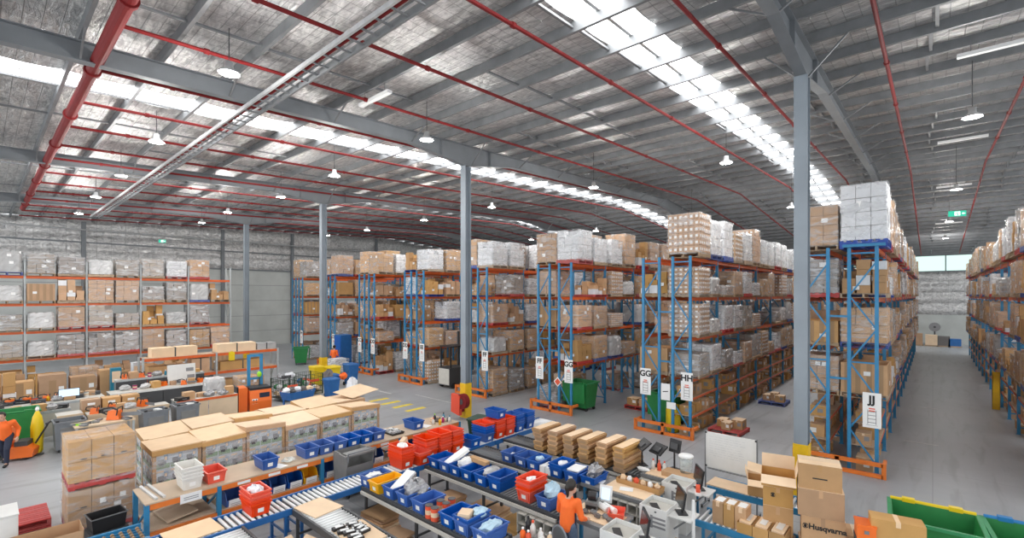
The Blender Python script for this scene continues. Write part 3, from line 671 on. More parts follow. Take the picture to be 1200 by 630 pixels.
for ri, (C, sa, sb) in enumerate(ROWS):
    for s in (0, 1):
        li = ri*2+s
        if ri == 8 and s == 1: continue
        lx = C + (.57 if s else -.57); sign = sb if s else sa
        rk = thing('pallet_rack', f'blue and orange pallet rack forming the {sign} side of the {sa}-{sb} double row', 'pallet rack', (lx, RY, 0), 0, 'pallet racks')
        def shown(l, b, face=None):
            if not SEEN: return True
            if l < 5 and any(((li*5+l)*NB+b)*2+h_ in SEEN['L'] for h_ in (0, 1)): return True
            if l >= 5 and any(((li*8+l)*NB+b)*4+q_ in SEEN['C'] for q_ in range(4)): return True
            return any(((li*8+l)*NB+b)*2+f_ in SEEN['B'] for f_ in ((0, 1) if face is None else (face,)))
        for k in range(NB+1):
            if not any(shown(l, b) for l in range(1, 7) for b in (k-1, k) if 0 <= b < NB): continue
            y = k*BAY
            if k == 0:
                f = link('upright_frame', ME_BR, rk, (0,y,0))
                for q in (-.315,.315): link('upright', ME_UP, f, (q,0,0))
            else: f = link('upright_frame', ME_FRAME, rk, (0,y,0))
            reg('F', li*16+k, f)
        levs = list(enumerate(LEV))[1:] + ([(5,.72),(6,1.36)] if li in SHELFLANES else [])
        for l, z in levs:
            for b in range(NB):
                for face in (0, 1):
                    key = ((li*8+l)*NB+b)*2+face
                    if shown(l, b, face):
                        reg('B', key, link('beam' if l < 5 else 'shelf_beam', ME_BEAM if l < 5 else ME_SHELFBEAM, rk, (.315 if face else -.315, b*BAY, z)))
                if l >= 5:
                    key = (li*8+l)*NB+b
                    if shown(l, b): reg('S', key, link('shelf_board', ME_SHELF, rk, (0, b*BAY, z)))
        for l, z in enumerate(LEV):
            for b in range(NB):
                if l == 0 and li in SHELFLANES: continue
                for hf in (0, 1):
                    key = ((li*5+l)*NB+b)*2+hf
                    if not wanted('L', key): continue
                    rng = random.Random(key*131+7)
                    y = RY + b*BAY + (.72 if hf == 0 else 2.03)
                    wts = [.50,.16,.12,.16,.02,.04] if l == 4 else [.40,.10,.22,.20,.03,.05]
                    if l == 4 and li == 13: wts = [.12,.75,.08,.0,.05,0]
                    if l < 4 and li == 13: wts = [.26,.2,.36,.12,.06,0]
                    if l == 4 and li in (7, 9): wts = [.5,.42,.05,.03,0,0]
                    kind = rng.choices(['brown','white','grey','mixed','small','bulk'], wts)[0]
                    if rng.random() > (.96 if l == 4 else .90 if l else .62): kind = None
                    if (li,l,b,hf) in OVER: kind = OVER[(li,l,b,hf)]
                    if not kind: continue
                    if 34 < y < 35.9 and ri == 7: continue
                    depth_ = -SN*lx + CS*y
                    sz = None
                    if l == 4: q = rng.uniform(1.0,1.42); sz = (1,1,q)
                    if (li,l,b,hf) == (15,4,0,0): sz = (1.05,1.0,1.6)
                    if (li,l,b,hf) == (14,4,0,0): sz = (1.0,1.0,1.1)
                    if (li,l,b,hf) in ((13,4,0,0),(11,4,0,0)): sz = (1.04,1.02,1.32)
                    if l == 0: sz = (1,1,rng.uniform(.8,1.25))
                    elif l < 4: sz = (1,1,rng.choice([.55,.75,.9,1,1,1]))
                    load_at(kind, key, rng, (lx, y, z), f'{LEVN[l]} level, {sign} side of the {sa}-{sb} rack, {ORD[b+1]} bay, {"nearer" if hf == 0 else "farther"} half', depth_ < 30, f'loads on the {sign} side of the {sa}-{sb} rack', scale=sz)
        if li in SHELFLANES:
            for l, z in ((0,.0),(5,.738),(6,1.378)):
                for b in range(NB):
                    for q in range(4):
                        key = ((li*8+l)*NB+b)*4+q
                        rng = random.Random(key*17+5)
                        y = RY + b*BAY + .42 + q*.64
                        mh = .5 if l else .62
                        if l == 6: mh = .46
                        if rng.random() < .12: continue
                        if b < 8:
                            if not wanted('C', key): continue
                            carton(rng, (lx + rng.uniform(-.03,.06)*(1 if s else -1), y, z), f'brown carton on the {["floor","","","","","lower shelf","upper shelf"][l]} of the {sign} side, {sa}-{sb} rack, {ORD[b+1]} bay, {ORD[q+1]} along', group=f'shelf cartons on the {sign} side of the {sa}-{sb} rack', maxh=mh, key=key, rz=rng.choice([0,PI/2,-PI/2])+rng.uniform(-.06,.06))
                        else:
                            w, d, h = rng.uniform(.35,.55), rng.uniform(.35,.55), rng.uniform(.22,mh-.05)
                            stuffmb.box((lx,y,z+h/2), (d,w,h), rng.uniform(-.1,.1))
        # aisle sign on the outer upright of the front frame
        sx = C + (.78 if s else -.78)
        if li == 0 or li == 16 or li == 14: continue
        o = thing('aisle_sign', f'white {sign} aisle sign on the {"right" if s else "left"} front upright of the {sa}-{sb} rack', 'sign', (sx, RY-.045, 1.3), 0, 'aisle signs')
        MB().bb(-.21,.21,-.006,.006,0,.98).obj('plate', 'paper', o)
        text(sign, .30, 'ink', o, (0,-.009,.78), (PI/2,0,0))
        pic = MB().slot(0)
        pic.bb(-.10,-.085,-.009,-.006,.10,.5).bb(.085,.10,-.009,-.006,.10,.5)
        for zz in (.14,.24,.34,.44): pic.bb(-.085,.085,-.009,-.006,zz,zz+.016)
        pic.bb(-.13,.13,-.009,-.006,.07,.078); pic.m = 1
        for zz in (.46,.52): pic.bb(-.07,.07,-.009,-.006,zz,zz+.03)
        pic.obj('pictogram', ['ink_grey','ink_red'], o)
    # steel guard across the two front frames
    if ri in (0, 8): continue
    g = thing('rack_end_guard', f'orange steel guard rail on the floor before the {sa}-{sb} rack', 'guard rail', (C, RY-.28, 0), 0, 'rack end guards')
    for zz in (.05, .36): MB().bb(-1.04,1.04,-.05,.05,zz-.045,zz+.055).obj('rail', 'guard_orange', g)
    for xx in (-1.06, 0, 1.06): MB().bb(xx-.05,xx+.05,-.05,.05,0,.42).obj('post', 'guard_orange', g)
    for xx in (-1.06, 1.06): MB().bb(xx-.04,xx+.04,.05,.5,.3,.4).obj('return_rail', 'guard_orange', g)
o = stuffmb.obj('shelf_cartons', 'card'); tag(o, 'brown cartons packed along the far low shelves of the racks', 'cartons', None, 'stuff')
# tie bars across the tops of the front frames and between the two frames of a row
for ri, (C, sa, sb) in enumerate(ROWS[:-1]):
    o = MB()
    for z in (2.6, 4.4): o.bb(C-.21, C+.21, RY-.02, RY+.02, z-.03, z+.03)
    t = tag(o.obj('row_spacer', 'rack_blue'), f'blue spacer bars joining the two front frames of the {sa}-{sb} row', 'spacer bars')
# blue deck cap on the JJ row front
mb = MB(); mb.bb(-2.05+.1, -2.05+1.08, RY-.1, RY+.05, FH-.02, FH+.06); tag(mb.obj('deck_rail','rack_blue'), 'light blue rail under the tall white load on the JJ rack', 'rail')
# extra signs on the GG-HH front: two small notices; a hazard diamond on FF-GG
o = tag(MB().bb(-.17,.17,-.006,.006,-.3,.3).obj('notice','paper'), 'white notice with a curved arrow between the GG and HH signs', 'notice'); o.location = (-7.26, RY-.045, 1.5)
MB().bar((-.1,-.009,0),(.1,-.009,.03),.004,.03).obj('arrow','ink',o)
o = tag(MB().bb(-.17,.17,-.006,.006,-.12,.12).obj('notice','paper'), 'small white notice below the arrow notice on the GG-HH rack', 'notice'); o.location = (-7.05, RY-.045, 1.03)
o = tag(MB().box((0,0,0),(.3,.012,.3),0,0,PI/4).obj('hazard_diamond','paper'), 'white and red hazard diamond beside the GG sign on the FF-GG rack', 'sign'); o.location = (-12.09, RY-.045, 1.28)
MB().box((0,-.009,0),(.22,.006,.22),0,0,PI/4).obj('diamond_panel','ink_red',o)
for i, y in enumerate((29.7,)):
    mb = MB(); mb.bb(-.12,.12,-.10,-.085,0,1.65); mb.bb(-.12,-.105,-.1,.1,0,1.65); mb.bb(.105,.12,-.1,.1,0,1.65)
    o = tag(mb.obj('upright_protector','yellow'), 'yellow upright protector on the rack along the right of aisle JJ', 'guard'); o.location = (2.08, y, 0)
# ---- the grey-framed rack along the west side
WX = -36.45; wy = [-.84, 1.62, 4.08, 6.54, 9.0, 11.46]
rk = thing('pallet_rack', 'grey and orange pallet rack standing along the west wall at left', 'pallet rack', (WX, 0, 0), 0, 'pallet racks')
for y in wy:
    mb = MB()
    for s in (-.42,.42): mb.bb(s-.045,s+.045,y-.04,y+.04,0,6.9 if y > 0 else 6.9)
    for i in range(7):
        q = .42 if i % 2 else -.42; mb.bar((-q,y,.3+i*.9),(q,y,1.2+i*.9),.03,.04)
    mb.obj('upright_frame','rack_grey',rk)
WL = [1.6, 3.08, 4.56, 6.05]
wbays = 0
for bi, (a, b) in enumerate(zip(wy, wy[1:])):
    for li_, z in enumerate(WL):
        for s in (-.42,.42): MB().bb(s-.025,s+.025,a+.045,b-.045,z-.13,z).obj('beam','rack_orange',rk)
    for li_, z in enumerate([0]+WL):
        for hf in (0,1):
            key = 2600 + (bi*5+li_)*2+hf
            if not wanted('L', key): continue
            rng = random.Random(key*7+1)
            kind = rng.choices(['grey','brown','white','bulk','mixed'], [.66,.20,.05,.03,.06] if li_ else [0,.2,.0,.5,.3])[0]
            if rng.random() > (.96 if li_ else .9): continue
            if (bi,li_,hf) in ((4,4,1),(4,2,1)): continue
            load_at(kind, key, rng, (WX, a+.62+1.2*hf, z), f'{LEVN[li_]} level of the west wall rack, {ORD[bi+1]} bay, {"left" if hf == 0 else "right"} spot', True, 'loads on the grey west rack', scale=(1,1.02,rng.uniform(1.0,1.2) if li_ else 1.0))
# ------------------------------------------------------------------ totes, conveyors, benches
def open_box(mb, w0, d0, w1, d1, h, t=.012, z0=0.0):
    """open-topped tapered tub: bottom w0 x d0, top w1 x d1"""
    def ring(w, d, z): return [(-w/2,-d/2,z0+z),(w/2,-d/2,z0+z),(w/2,d/2,z0+z),(-w/2,d/2,z0+z)]
    vs = ring(w0,d0,0) + ring(w1,d1,h) + ring(w1-2*t,d1-2*t,h) + ring(w0-2*t,d0-2*t,t)
    fs = [(0,3,2,1)] + [(i,(i+1) % 4,4+(i+1) % 4,4+i) for i in range(4)] + [(4+i,4+(i+1) % 4,8+(i+1) % 4,8+i) for i in range(4)] + [(8+i,8+(i+1) % 4,12+(i+1) % 4,12+i) for i in range(4)] + [(12,13,14,15)]
    return mb.add(vs, fs)
def rim(mb, w, d, z, b=.022, h=.028):
    for s in (-1,1):
        mb.box((0,s*(d/2+b/2-.004),z-h/2), (w+2*b-.008,b,h)); mb.box((s*(w/2+b/2-.004),0,z-h/2), (b,d,h))
    return mb
def tote_proto(mtl, L_=.56, W_=.36, h=.25):
    mb = open_box(MB(), L_*.88, W_*.86, L_, W_, h); rim(mb, L_, W_, h)
    rim(mb, L_*.965, W_*.965, h-.06, .012, .014)
    for s in (-1,1):                                       # corner ribs
        for t in (-1,1): mb.box((s*L_*.47,t*W_*.36,h*.5), (.03,.02,h*.8), 0, 0, s*.09)
    lab = MB(); lab.box((-L_*.455-.006,0,h*.42), (.004,.11,.085), 0, 0, -.12)
    return dict(root=mb.mesh('tote', mtl), parts=[('label', lab.mesh('label','paper'), 'white sticker label', [])])
TOTE = {c: tote_proto('t_'+c) for c in ('blue','red','yellow','white')}
TOTE['longyellow'] = tote_proto('t_yellow', .66, .36, .25)
NEST = .072
def tote(c, x, y, z, rz, label, group=None):
    return place(TOTE[c], 'tote', label, 'tote', (x,y,z), rz, group)
def tote_stack(c, n, x, y, z, rz, where, cols=None):
    for i in range(n):
        cc = cols[i] if cols else c
        pos = 'lowest' if i == 0 else 'topmost' if i == n-1 else ORD[i+1] + ' from bottom'
        tote(cc, x+.004*math.sin(i*3+x), y+.004*math.cos(i*2), z+i*NEST, rz+.01*math.sin(i), f'{cc} tote, {pos} in the {NUM[n]}-high nest {where}', 'nested totes '+where)
RL = {}
def conveyor(label, x0, y0, length, axis, width, z, rail='blue', pitch=.10, roller='roller', legs=True, r=.025, bed=False, name='roller_conveyor'):
    """section starting at x0,y0 (its low corner) running along +axis"""
    o = thing(name, label, 'conveyor', (x0,y0,0), 0, 'roller conveyors')
    ax = axis == 'x'
    def P(u, v, zz): return (u, v, zz) if ax else (v, u, zz)
    for v in (0, width):
        mb = MB(); q = .02
        mb.bb(*( (0,length,v-q,v+q) if ax else (v-q,v+q,0,length) ), z-.11, z+.012); mb.obj('side_rail', rail, o)
    key = (axis, width, r, roller)
    if key not in RL:
        a = (0,.03,0) if ax else (.03,0,0); b = (0,width-.03,0) if ax else (width-.03,0,0)
        RL[key] = MB().cyl(a, b, r, 8).mesh('roller', roller, True)
    n = int(length/pitch)
    for i in range(n): link('roller', RL[key], o, P((i+.5)*length/n, 0, z-r))
    if bed: MB().bb(*((.02,length-.02,.03,width-.03) if ax else (.03,width-.03,.02,length-.02)), z-.085, z-.06).obj('bed', 'belt', o)
    if legs:
        k = max(2, int(length/1.6)+1)
        for i in range(k):
            u = .15 + (length-.3)*i/(k-1); mb = MB()
            for v in (.02, width-.02):
                c = P(u, v, 0); mb.bb(c[0]-.025,c[0]+.025,c[1]-.025,c[1]+.025,0,z-.1); mb.bb(c[0]-.06,c[0]+.06,c[1]-.06,c[1]+.06,0,.012)
            a, b = P(u,.02,.3), P(u,width-.02,.3); mb.bar(a, b, .03, .04); mb.obj('leg_frame', rail, o)
    return o
ZC = .75
# main roller line along the bench
for i, (a, b) in enumerate(((1.6,4.2),(4.2,7.1),(7.1,10.0),(10.0,13.0))):
    conveyor(f'blue-railed section of the main roller line by the long bench, {ORD[i+1]} from the near end', -10.25, a, b-a-.02, 'y', .7, ZC, 'blue', .105, 'roller_pale', True, .03, True)
# short blue skate-wheel section at the near end
o = thing('skate_conveyor', 'blue skate-wheel conveyor at the near end of the main roller line', 'conveyor', (-11.3,1.15,0))
for u in (0,.75): MB().bb(u-.03,u+.03,0,.9,.52,.66).obj('side_rail','rack_blue',o)
for i in range(5): MB().bb(.1+.13*i,.12+.13*i,.02,.88,.56,.63).obj('wheel_rail','rack_blue',o)
for j in range(7): 
    for i in range(5): MB().cyl((.125+.13*i,.1+.12*j,.63),(.16+.13*i,.1+.12*j,.63),.03,8).obj('skate_wheel','card_in',o)
for u in (0,.75):
    for v in (.08,.82): MB().bb(u-.025,u+.025,v-.025,v+.025,0,.53).obj('leg','rack_blue',o)
# cross lines running right from the main line
conveyor('pale roller conveyor leaving the near end of the main line, close-set rollers', -9.5, 2.5, 4.0, 'x', .72, ZC, 'dark', .10, roller='roller_pale', r=.032, bed=True)
conveyor('pale close-set roller conveyor carrying a cardboard sheet and shiny parts', -9.5, 4.15, 4.5, 'x', .7, ZC, 'dark', .10, roller='roller_pale', r=.032, bed=True)
YR = {1:5.65, 2:7.40, 3:8.90, 4:10.30}
LR = {1:3.9, 2:4.1, 3:3.6, 4:4.36}
RN = {1:'nearest tote line', 2:'second tote line', 3:'third tote line', 4:'farthest cross line'}
for k in (1,2,3,4):
    conveyor(['','grey roller cross conveyor under the nearest row of blue totes','grey roller cross conveyor under the second row of blue totes','grey roller cross conveyor under the third row of blue totes','grey roller cross conveyor under the folded cartons'][k], -9.48, YR[k], LR[k], 'x', .62, ZC, 'dark', .085, 'galv', True, .024, True)
    # the pale side guide along the near edge
    o = tag(MB().bb(-9.4,-9.48+LR[k],YR[k]-.09,YR[k]-.05,ZC-.10,ZC-.04).obj('guide_rail','offwhite'), ['','pale guide rail along the near edge of the nearest tote line','pale guide rail along the near edge of the second tote line','pale guide rail along the near edge of the third tote line','pale guide rail along the near edge of the folded-carton line'][k], 'rail')
    for u in range(int(LR[k]/1.2)+1): MB().bb(-9.3+u*1.2,-9.27+u*1.2,YR[k]-.06,YR[k]-.02,ZC-.10,ZC-.05).obj('bracket','dark',o)
# ---- totes on the main line
W_ = PI
tote_stack('red', 4, -9.98, 3.62, ZC, W_, 'alone on the near main line')
tote_stack('red', 5, -9.92, 7.0, ZC, W_, 'of papers by the grey cart')
tote_stack('red', 2, -9.80, 7.44, ZC, W_, 'between the taller red nests')
tote_stack('red', 5, -10.0, 7.82, ZC, W_, 'behind the low red pair')
tote_stack('red', 6, -9.92, 8.23, ZC, W_, 'third of the tall red ones')
tote_stack('red', 6, -9.90, 8.64, ZC, W_, 'beside the single blue tote')
tote('blue', -9.82, 9.24, ZC, W_, 'single blue tote on the main line just past the tall red nests')
tote_stack('blue', 5, -9.9, 9.87, ZC, W_, 'by the dark green bin', ['blue','blue','blue','blue','red'])
tote_stack('red', 5, -9.9, 10.34, ZC, W_, 'left under the blue tote')
tote_stack('red', 5, -9.9, 10.78, ZC, W_, 'right under the blue tote')
tote('blue', -10.0, 10.5, ZC+.25+NEST*4, W_, 'blue tote resting on top of the two red nests')
tote_stack('blue', 5, -9.9, 11.24, ZC, W_, 'second from the far end')
tote_stack('blue', 5, -9.9, 11.74, ZC, W_, 'at the main line far end')
# ---- totes on the cross lines, long side across the line
Q = PI/2
rows = {1: [('blue',-9.42,'beside the long yellow tote'),('longyellow',-8.98,''),('blue',-8.52,'left of the silver bag'),('blue',-8.02,'under the big silver bag'),('blue',-7.52,'before the red cans'),('blue',-6.66,'just after the red cans'),('blue',-6.26,'with a small carton in it'),('blue',-5.80,'with pale blue paper in it')],
        2: [('blue',-9.20,'first from the main line'),('blue',-8.80,'under the white bag'),('blue',-8.42,'third from the main line'),('blue',-8.02,'fourth from the main line'),('blue',-7.56,'with packed parts in it'),('blue',-7.12,'left of the red nest')],
        3: [('blue',-8.12,'first from the main line'),('blue',-7.66,'second from the main line'),('blue',-7.28,'third from the main line'),('blue',-6.58,'after the white cartons'),('blue',-6.16,'with a white book in it'),('blue',-5.70,'with dark plastic film in it')]}
for k, lst in rows.items():
    for c, x, w in lst:
        tote(c, x, YR[k]+.30, ZC + 0, Q, 'long yellow tote on the nearest tote line' if c == 'longyellow' else f'{c} tote on the {RN[k]}, {w}', f'totes on the {RN[k]}')
tote('blue', -7.12, YR[2]+.30, ZC+NEST, Q, 'blue tote nested in the one left of the red nest, second tote line')
tote('blue', -6.58, YR[3]+.30, ZC+NEST, Q, 'blue tote nested in the one after the white cartons, third tote line')
tote('blue', -6.26, YR[1]+.30, ZC+NEST, Q, 'upper blue tote holding the small carton, nearest tote line')
tote_stack('red', 4, -6.30, YR[2]+.31, ZC, Q, 'beside the standing worker')
tote('blue', -5.78, YR[2]+.31, ZC, Q, 'blue tote with crumpled blue wrap beside the standing worker')
# ---- contents of the totes
def crumple(name, mtl, x, y, z, s, label, cat, sq=(1,1,.7), seed=1, rz=0):
    mb = MB().ball((0,0,0), s, 12, sq, .22, random.Random(seed)); o = tag(mb.obj(name, mtl), label, cat); o.location = (x,y,z); o.rotation_euler.z = rz; return o
def slab(name, mtl, x, y, z, d, label, cat, rz=0, rx=0, ry=0):
    o = tag(MB().box((0,0,0), d).obj(name, mtl), label, cat); o.location = (x,y,z); o.rotation_euler = (rx,ry,rz); return o
crumple('plastic_bag','film_white',-9.98,3.62,ZC+.25+3*NEST-.06,.15,'white plastic bag in the top red tote by the bench','bag',(1.25,.9,.75),2)
crumple('paper_wad','paper',-9.86,7.0,ZC+.25+4*NEST-.04,.13,'crumpled white paper in the top red tote by the grey cart','paper',(1.1,.9,.7),3)
slab('carton','card_light',-10.02,7.15,ZC+.26+4*NEST,(.12,.2,.16),'small tan carton in the top red tote by the grey cart','carton',.4,.3)
crumple('plastic_bag','silver_bag',-8.0,YR[1]+.36,ZC+.27,.24,'big crumpled silver bag lying in a blue tote','bag',(1.0,1.15,.7),4)
slab('paper_bag','paper',-8.5,YR[1]+.38,ZC+.27,(.24,.62,.05),'white flat bag leaning across a blue tote by the silver bag','bag',.2,.42)
crumple('paper_wad','paper',-9.42,YR[1]+.25,ZC+.2,.14,'white paper in the blue tote beside the yellow tote','paper',(1,1.4,.5),5)
crumple('paper_wad','blue_paper',-7.5,YR[1]+.2,ZC+.08,.1,'small pale paper in the blue tote before the red cans','paper',(1,1,.6),6)
slab('carton','card_light',-6.3,YR[1]+.18,ZC+.30,(.22,.26,.12),'small pale carton lying in the upper blue tote','carton',.5)
crumple('paper_wad','blue_paper',-6.2,YR[1]+.45,ZC+.28,.15,'pale blue wrap beside the small carton in a blue tote','paper',(.9,1.1,.6),7)
crumple('paper_wad','blue_paper',-5.8,YR[1]+.3,ZC+.20,.17,'crumpled pale blue wrap in the last blue tote of the nearest line','paper',(.9,1.5,.6),8)
slab('mailing_bag','paper',-8.74,YR[2]+.40,ZC+.30,(.26,.62,.07),'white padded mailing bag leaning up out of a blue tote','bag',-.35,.5)
crumple('paper_wad','paper',-8.4,YR[2]+.42,ZC+.24,.18,'white film bundle in the third tote of the second line','bag',(.9,1.5,.6),9)
slab('carton','card',-8.1,YR[2]+.55,ZC+.30,(.5,.14,.1),'long thin brown carton across two totes of the second line','carton',.1,0,.1)
crumple('packed_part','film_grey',-7.56,YR[2]+.4,ZC+.23,.17,'grey film-packed parts in a tote of the second line','part',(1,1.4,.6),10)
crumple('paper_wad','paper',-6.3,YR[2]+.3,ZC+.25+3*NEST-.07,.11,'white paper in the top red tote near the worker','paper',(1,1.2,.5),11)
crumple('paper_wad','blue_paper',-5.78,YR[2]+.33,ZC+.28,.19,'pale blue wrap piled in the tote beside the worker','paper',(.8,1.1,1.0),12)
slab('sheet','paper',-8.1,YR[3]+.3,ZC+.12,(.24,.3,.03),'white sheet in the first tote of the third line','paper',.3)
crumple('paper_wad','blue_paper',-7.3,YR[3]+.35,ZC+.2,.1,'pale paper in the third tote of the third line','paper',(1,1.3,.6),13)
crumple('paper_wad','film_white',-6.58,YR[3]+.35,ZC+.25,.12,'white plastic in the nested totes of the third line','bag',(1,1.3,.5),14)
slab('book','paper',-6.16,YR[3]+.3,ZC+.255,(.30,.42,.03),'white book lying on a blue tote of the third line','book',.1)
crumple('plastic_bag','silver_bag',-5.7,YR[3]+.36,ZC+.28,.19,'dark crumpled plastic in the last tote of the third line','bag',(.9,1.2,.9),15)
for i in range(2):
    for j in range(2): slab('carton','paper',-6.98+.17*i,YR[3]+.12+.2*j,ZC+.09+.0*i,(.14,.17,.18),f'small white carton on the third line, {["left","right"][i]} {["near","far"][j]} one of the four','carton',.03*i)
def can(x, y, z, label, h=.2, r=.075, body='ink_red'):
    o = thing('can', label, 'can', (x,y,z), 0, 'red cans on the nearest tote line')
    MB().cyl((0,0,0),(0,0,h),r,12).obj('body',body,o); MB().cyl((0,0,h),(0,0,h+.012),r*1.04,12).obj('lid','dark',o); MB().cyl((0,0,h*.35),(0,0,h*.7),r*1.01,12,cap=False).obj('wrapper','card_light',o)
for i, (dx, dy) in enumerate(((0,.02),(.17,.02),(0,.3),(.17,.3),(.1,.5))):
    can(-7.2+dx, YR[1]+.05+dy, ZC, f'red can on the nearest tote line, {ORD[i+1]} from the near edge', .24)
# cardboard sheets and shiny parts on the pale lines
slab('cardboard_sheet','card_light',-9.2,4.52,ZC+.012,(.75,.62,.02),'tan cardboard sheet on the pale line beside the main line','sheet',.12)
slab('cardboard_sheet','card_light',-9.95,2.55,ZC+.012,(.68,.8,.02),'tan cardboard sheet across the near end of the main line','sheet',.05)
slab('cardboard_sheet','card_light',-7.65,4.5,ZC+.012,(.9,.6,.02),'tan cardboard sheet under the black and silver parts','sheet',-.05)
rng = random.Random(31)
for i in range(9):
    x, y = -8.0+.14*(i % 5)+rng.uniform(-.03,.03), 4.35+.24*(i//5)+rng.uniform(-.04,.04)
    o = thing('machine_part', f'black and silver machine part on the tan sheet, {ORD[i % 5+1]} in the {["near","far"][i//5]} row', 'part', (x,y,ZC+.024), rng.uniform(-.4,.4), 'black and silver parts')
    MB().bb(-.05,.05,-.11,.11,0,.05).obj('casing','black',o); MB().bb(-.03,.03,-.06,.08,.05,.06).obj('label','paper',o); MB().cyl((-.03,.06,.05),(-.03,.06,.085),.02,8).obj('knob','galv_light',o)
# folded trough-shaped cartons in six columns on the farthest line
prof = [(-.13,.0),(.13,.0),(.165,.045),(.165,.105),(.12,.105),(.12,.12),(-.12,.12),(-.12,.105),(-.165,.105),(-.165,.045)]
TR = MB().prism(prof,'y',0,.92); TR.m = 1
TR.bb(-.1,.1,-.003,.0,.02,.085); TR.m = 2; TR.bb(-.118,.118,.0,.92,.1195,.1212); TRM = TR.mesh('folded_carton',['card','card_in','card_light'])
for i in range(6):
    for k in range(5):
        rr = random.Random(i*9+k)
        o = place(dict(root=TRM), 'folded_carton', f'folded tan carton, {ORD[k+1]} from the bottom in the {ORD[i+1]} column from the main line', 'carton', (-8.12+.50*i+rr.uniform(-.02,.02), YR[4]-.1+rr.uniform(-.05,.05), ZC+.122*k), rr.uniform(-.03,.03), 'folded cartons on the farthest line')
# ---- long bench built of pallet racking
BX0, BX1 = -12.5, -11.4
bys = [2.17, 3.42, 5.71, 8.0, 10.3]
be = thing('long_bench', 'long packing bench with blue uprights, orange beams and brown board top', 'bench', (0,0,0))
for y in bys:
    for x in (BX0+.05, BX1-.05): MB().bb(x-.045,x+.045,y-.04,y+.04,0,.93).obj('upright','rack_blue' if y < 11 else 'rack_orange',be)
    MB().bar((BX0+.05,y,.15),(BX1-.05,y,.8),.03,.04).obj('brace','rack_blue',be)
for a, b in zip(bys, bys[1:]):
    for x in (BX0+.05, BX1-.03):
        for z in (.92, .36): MB().bb(x-.025,x+.025,a+.045,b-.045,z-.11,z).obj('beam','guard_orange',be)
    MB().bb(BX0,BX1,a-.04+.005,b-.04,.92,.95).obj('worktop','mdf',be); MB().bb(BX0+.05,BX1-.06,a+.05,b-.05,.36,.385).obj('shelf_board','mdf',be)
ZB = .95
o = tag(MB().bb(-.004,.004,-.19,.19,-.09,.09).obj('notice','paper'),'printed white notice on the orange beam at the near end of the bench','notice'); o.location = (BX1+.003,2.9,.86)
mb = MB()
for i in range(2): mb.bb(.004,.006,-.13,.13,-.035+.04*i,-.02+.04*i)
mb.obj('print','ink_grey',o)
for i, y in enumerate((3.9,4.55,5.2,6.3,6.9,7.5,8.6,9.3)):
    o = tag(MB().bb(-.003,.003,-.13,.13,-.03,.03).obj('shelf_label','paper'), f'white strip label on the bench beam, {ORD[i+1]} from the near end', 'label'); o.location = (BX1+.0,y,.87)
# tip bins on the bench's lower shelf
def tip_bin(c, y, label):
    o = thing('tip_bin', label, 'bin', (BX1-.33,y,.385), 0, 'tip bins on the lower bench shelf')
    mb = MB(); w, d, h = .34, .5, .30
    prof = [(-.25,0),(.22,0),(.25,.14),(.17,.30),(-.25,.30)]
    for s in (-1,1): mb.prism(prof,'y',s*w/2-.006,s*w/2+.006)
    mb.bb(-.25,.22,-w/2,w/2,0,.012); mb.bb(-.256,-.244,-w/2,w/2,0,h); mb.prism([(.22,0),(.232,0),(.262,.14),(.25,.14)],'y',-w/2,w/2)
    mb.obj('body','t_'+c,o)
    k = MB(); k.box((.275,0,.07),(.006,.27,.17),0,0,.15); k.obj('label','paper',o)
    t = MB()
    for q in range(3): t.box((.281,0,.10-.035*q),(.003,.2,.008),0,0,.15)
    t.obj('print','ink_grey',o)
tb = [('blue',3.75),('blue',4.25),('blue',4.68),('blue',5.07),('yellow',5.45),('blue',5.98),('blue',6.42),('blue',6.9),('blue',7.35),('blue',8.4),('blue',8.8)]
for i, (c, y) in enumerate(tb): tip_bin(c, y, 'yellow tip bin with white card under the bench' if c == 'yellow' else f'blue tip bin with white card under the bench, {ORD[i+1 if i < 4 else i]} from the near end')
slab('board','mdf',-11.95,2.75,.46,(.85,.55,.02),'brown board leaning on the lower shelf at the near bench end','board',.1,.12)
# on the bench top
tote_stack('white', 4, -11.85, 2.97, ZB, W_, 'on the bench near end')
tote('red', -11.85, 3.42, ZB, W_, 'single red tote beside the white nest on the bench')
tote('blue', -11.82, 4.52, ZB, W_, 'single blue tote on the middle of the bench before the printed pallets')
for i in range(6): tote('blue', -11.84, 5.52+.385*i, ZB, W_, f'blue tote in the bench-top row of six, {ORD[i+1]} from the near end', 'row of six blue totes on the bench')
tote('blue', -11.9, 8.85, ZB, W_, 'blue tote alone near the far end of the bench')
for i in range(2):
    o = tag(MB().bb(-.5,.5,-.025,.025,0,.04).obj('metal_bar','galv_light'), f'grey metal bar lying on the near bench end, {["nearer","farther"][i]} one', 'bar'); o.location = (-12.0,2.3+.13*i,ZB); o.rotation_euler.z = .08
slab('sheet','paper',-11.6,4.75,ZB+.004,(.3,.22,.006),'white paper sheet on the bench beside the single blue tote','paper',.3)
crumple('film_scrap','clear',-11.75,5.02,ZB+.05,.13,'clear plastic scrap on the bench before the row of blue totes','scrap',(1.2,1.2,.35),21)
o = thing('parts_tray','black tray of silver parts on the bench beyond the blue totes','tray',(-11.9,8.1,ZB))
open_box(MB(),.55,.38,.6,.42,.06).obj('tray','black',o)
rng = random.Random(8)
for i in range(8): MB().bb(-.22+.14*(i % 4)-.04,-.22+.14*(i % 4)+.04,-.12+.2*(i//4)-.05,-.12+.2*(i//4)+.05,.01,.08+rng.uniform(0,.04)).obj('part','galv_light' if i % 2 else 'paper',o)
slab('sheet','paper',-11.8,9.2,ZB+.004,(.35,.28,.006),'white paper sheet by the last blue tote on the bench','paper',.2)
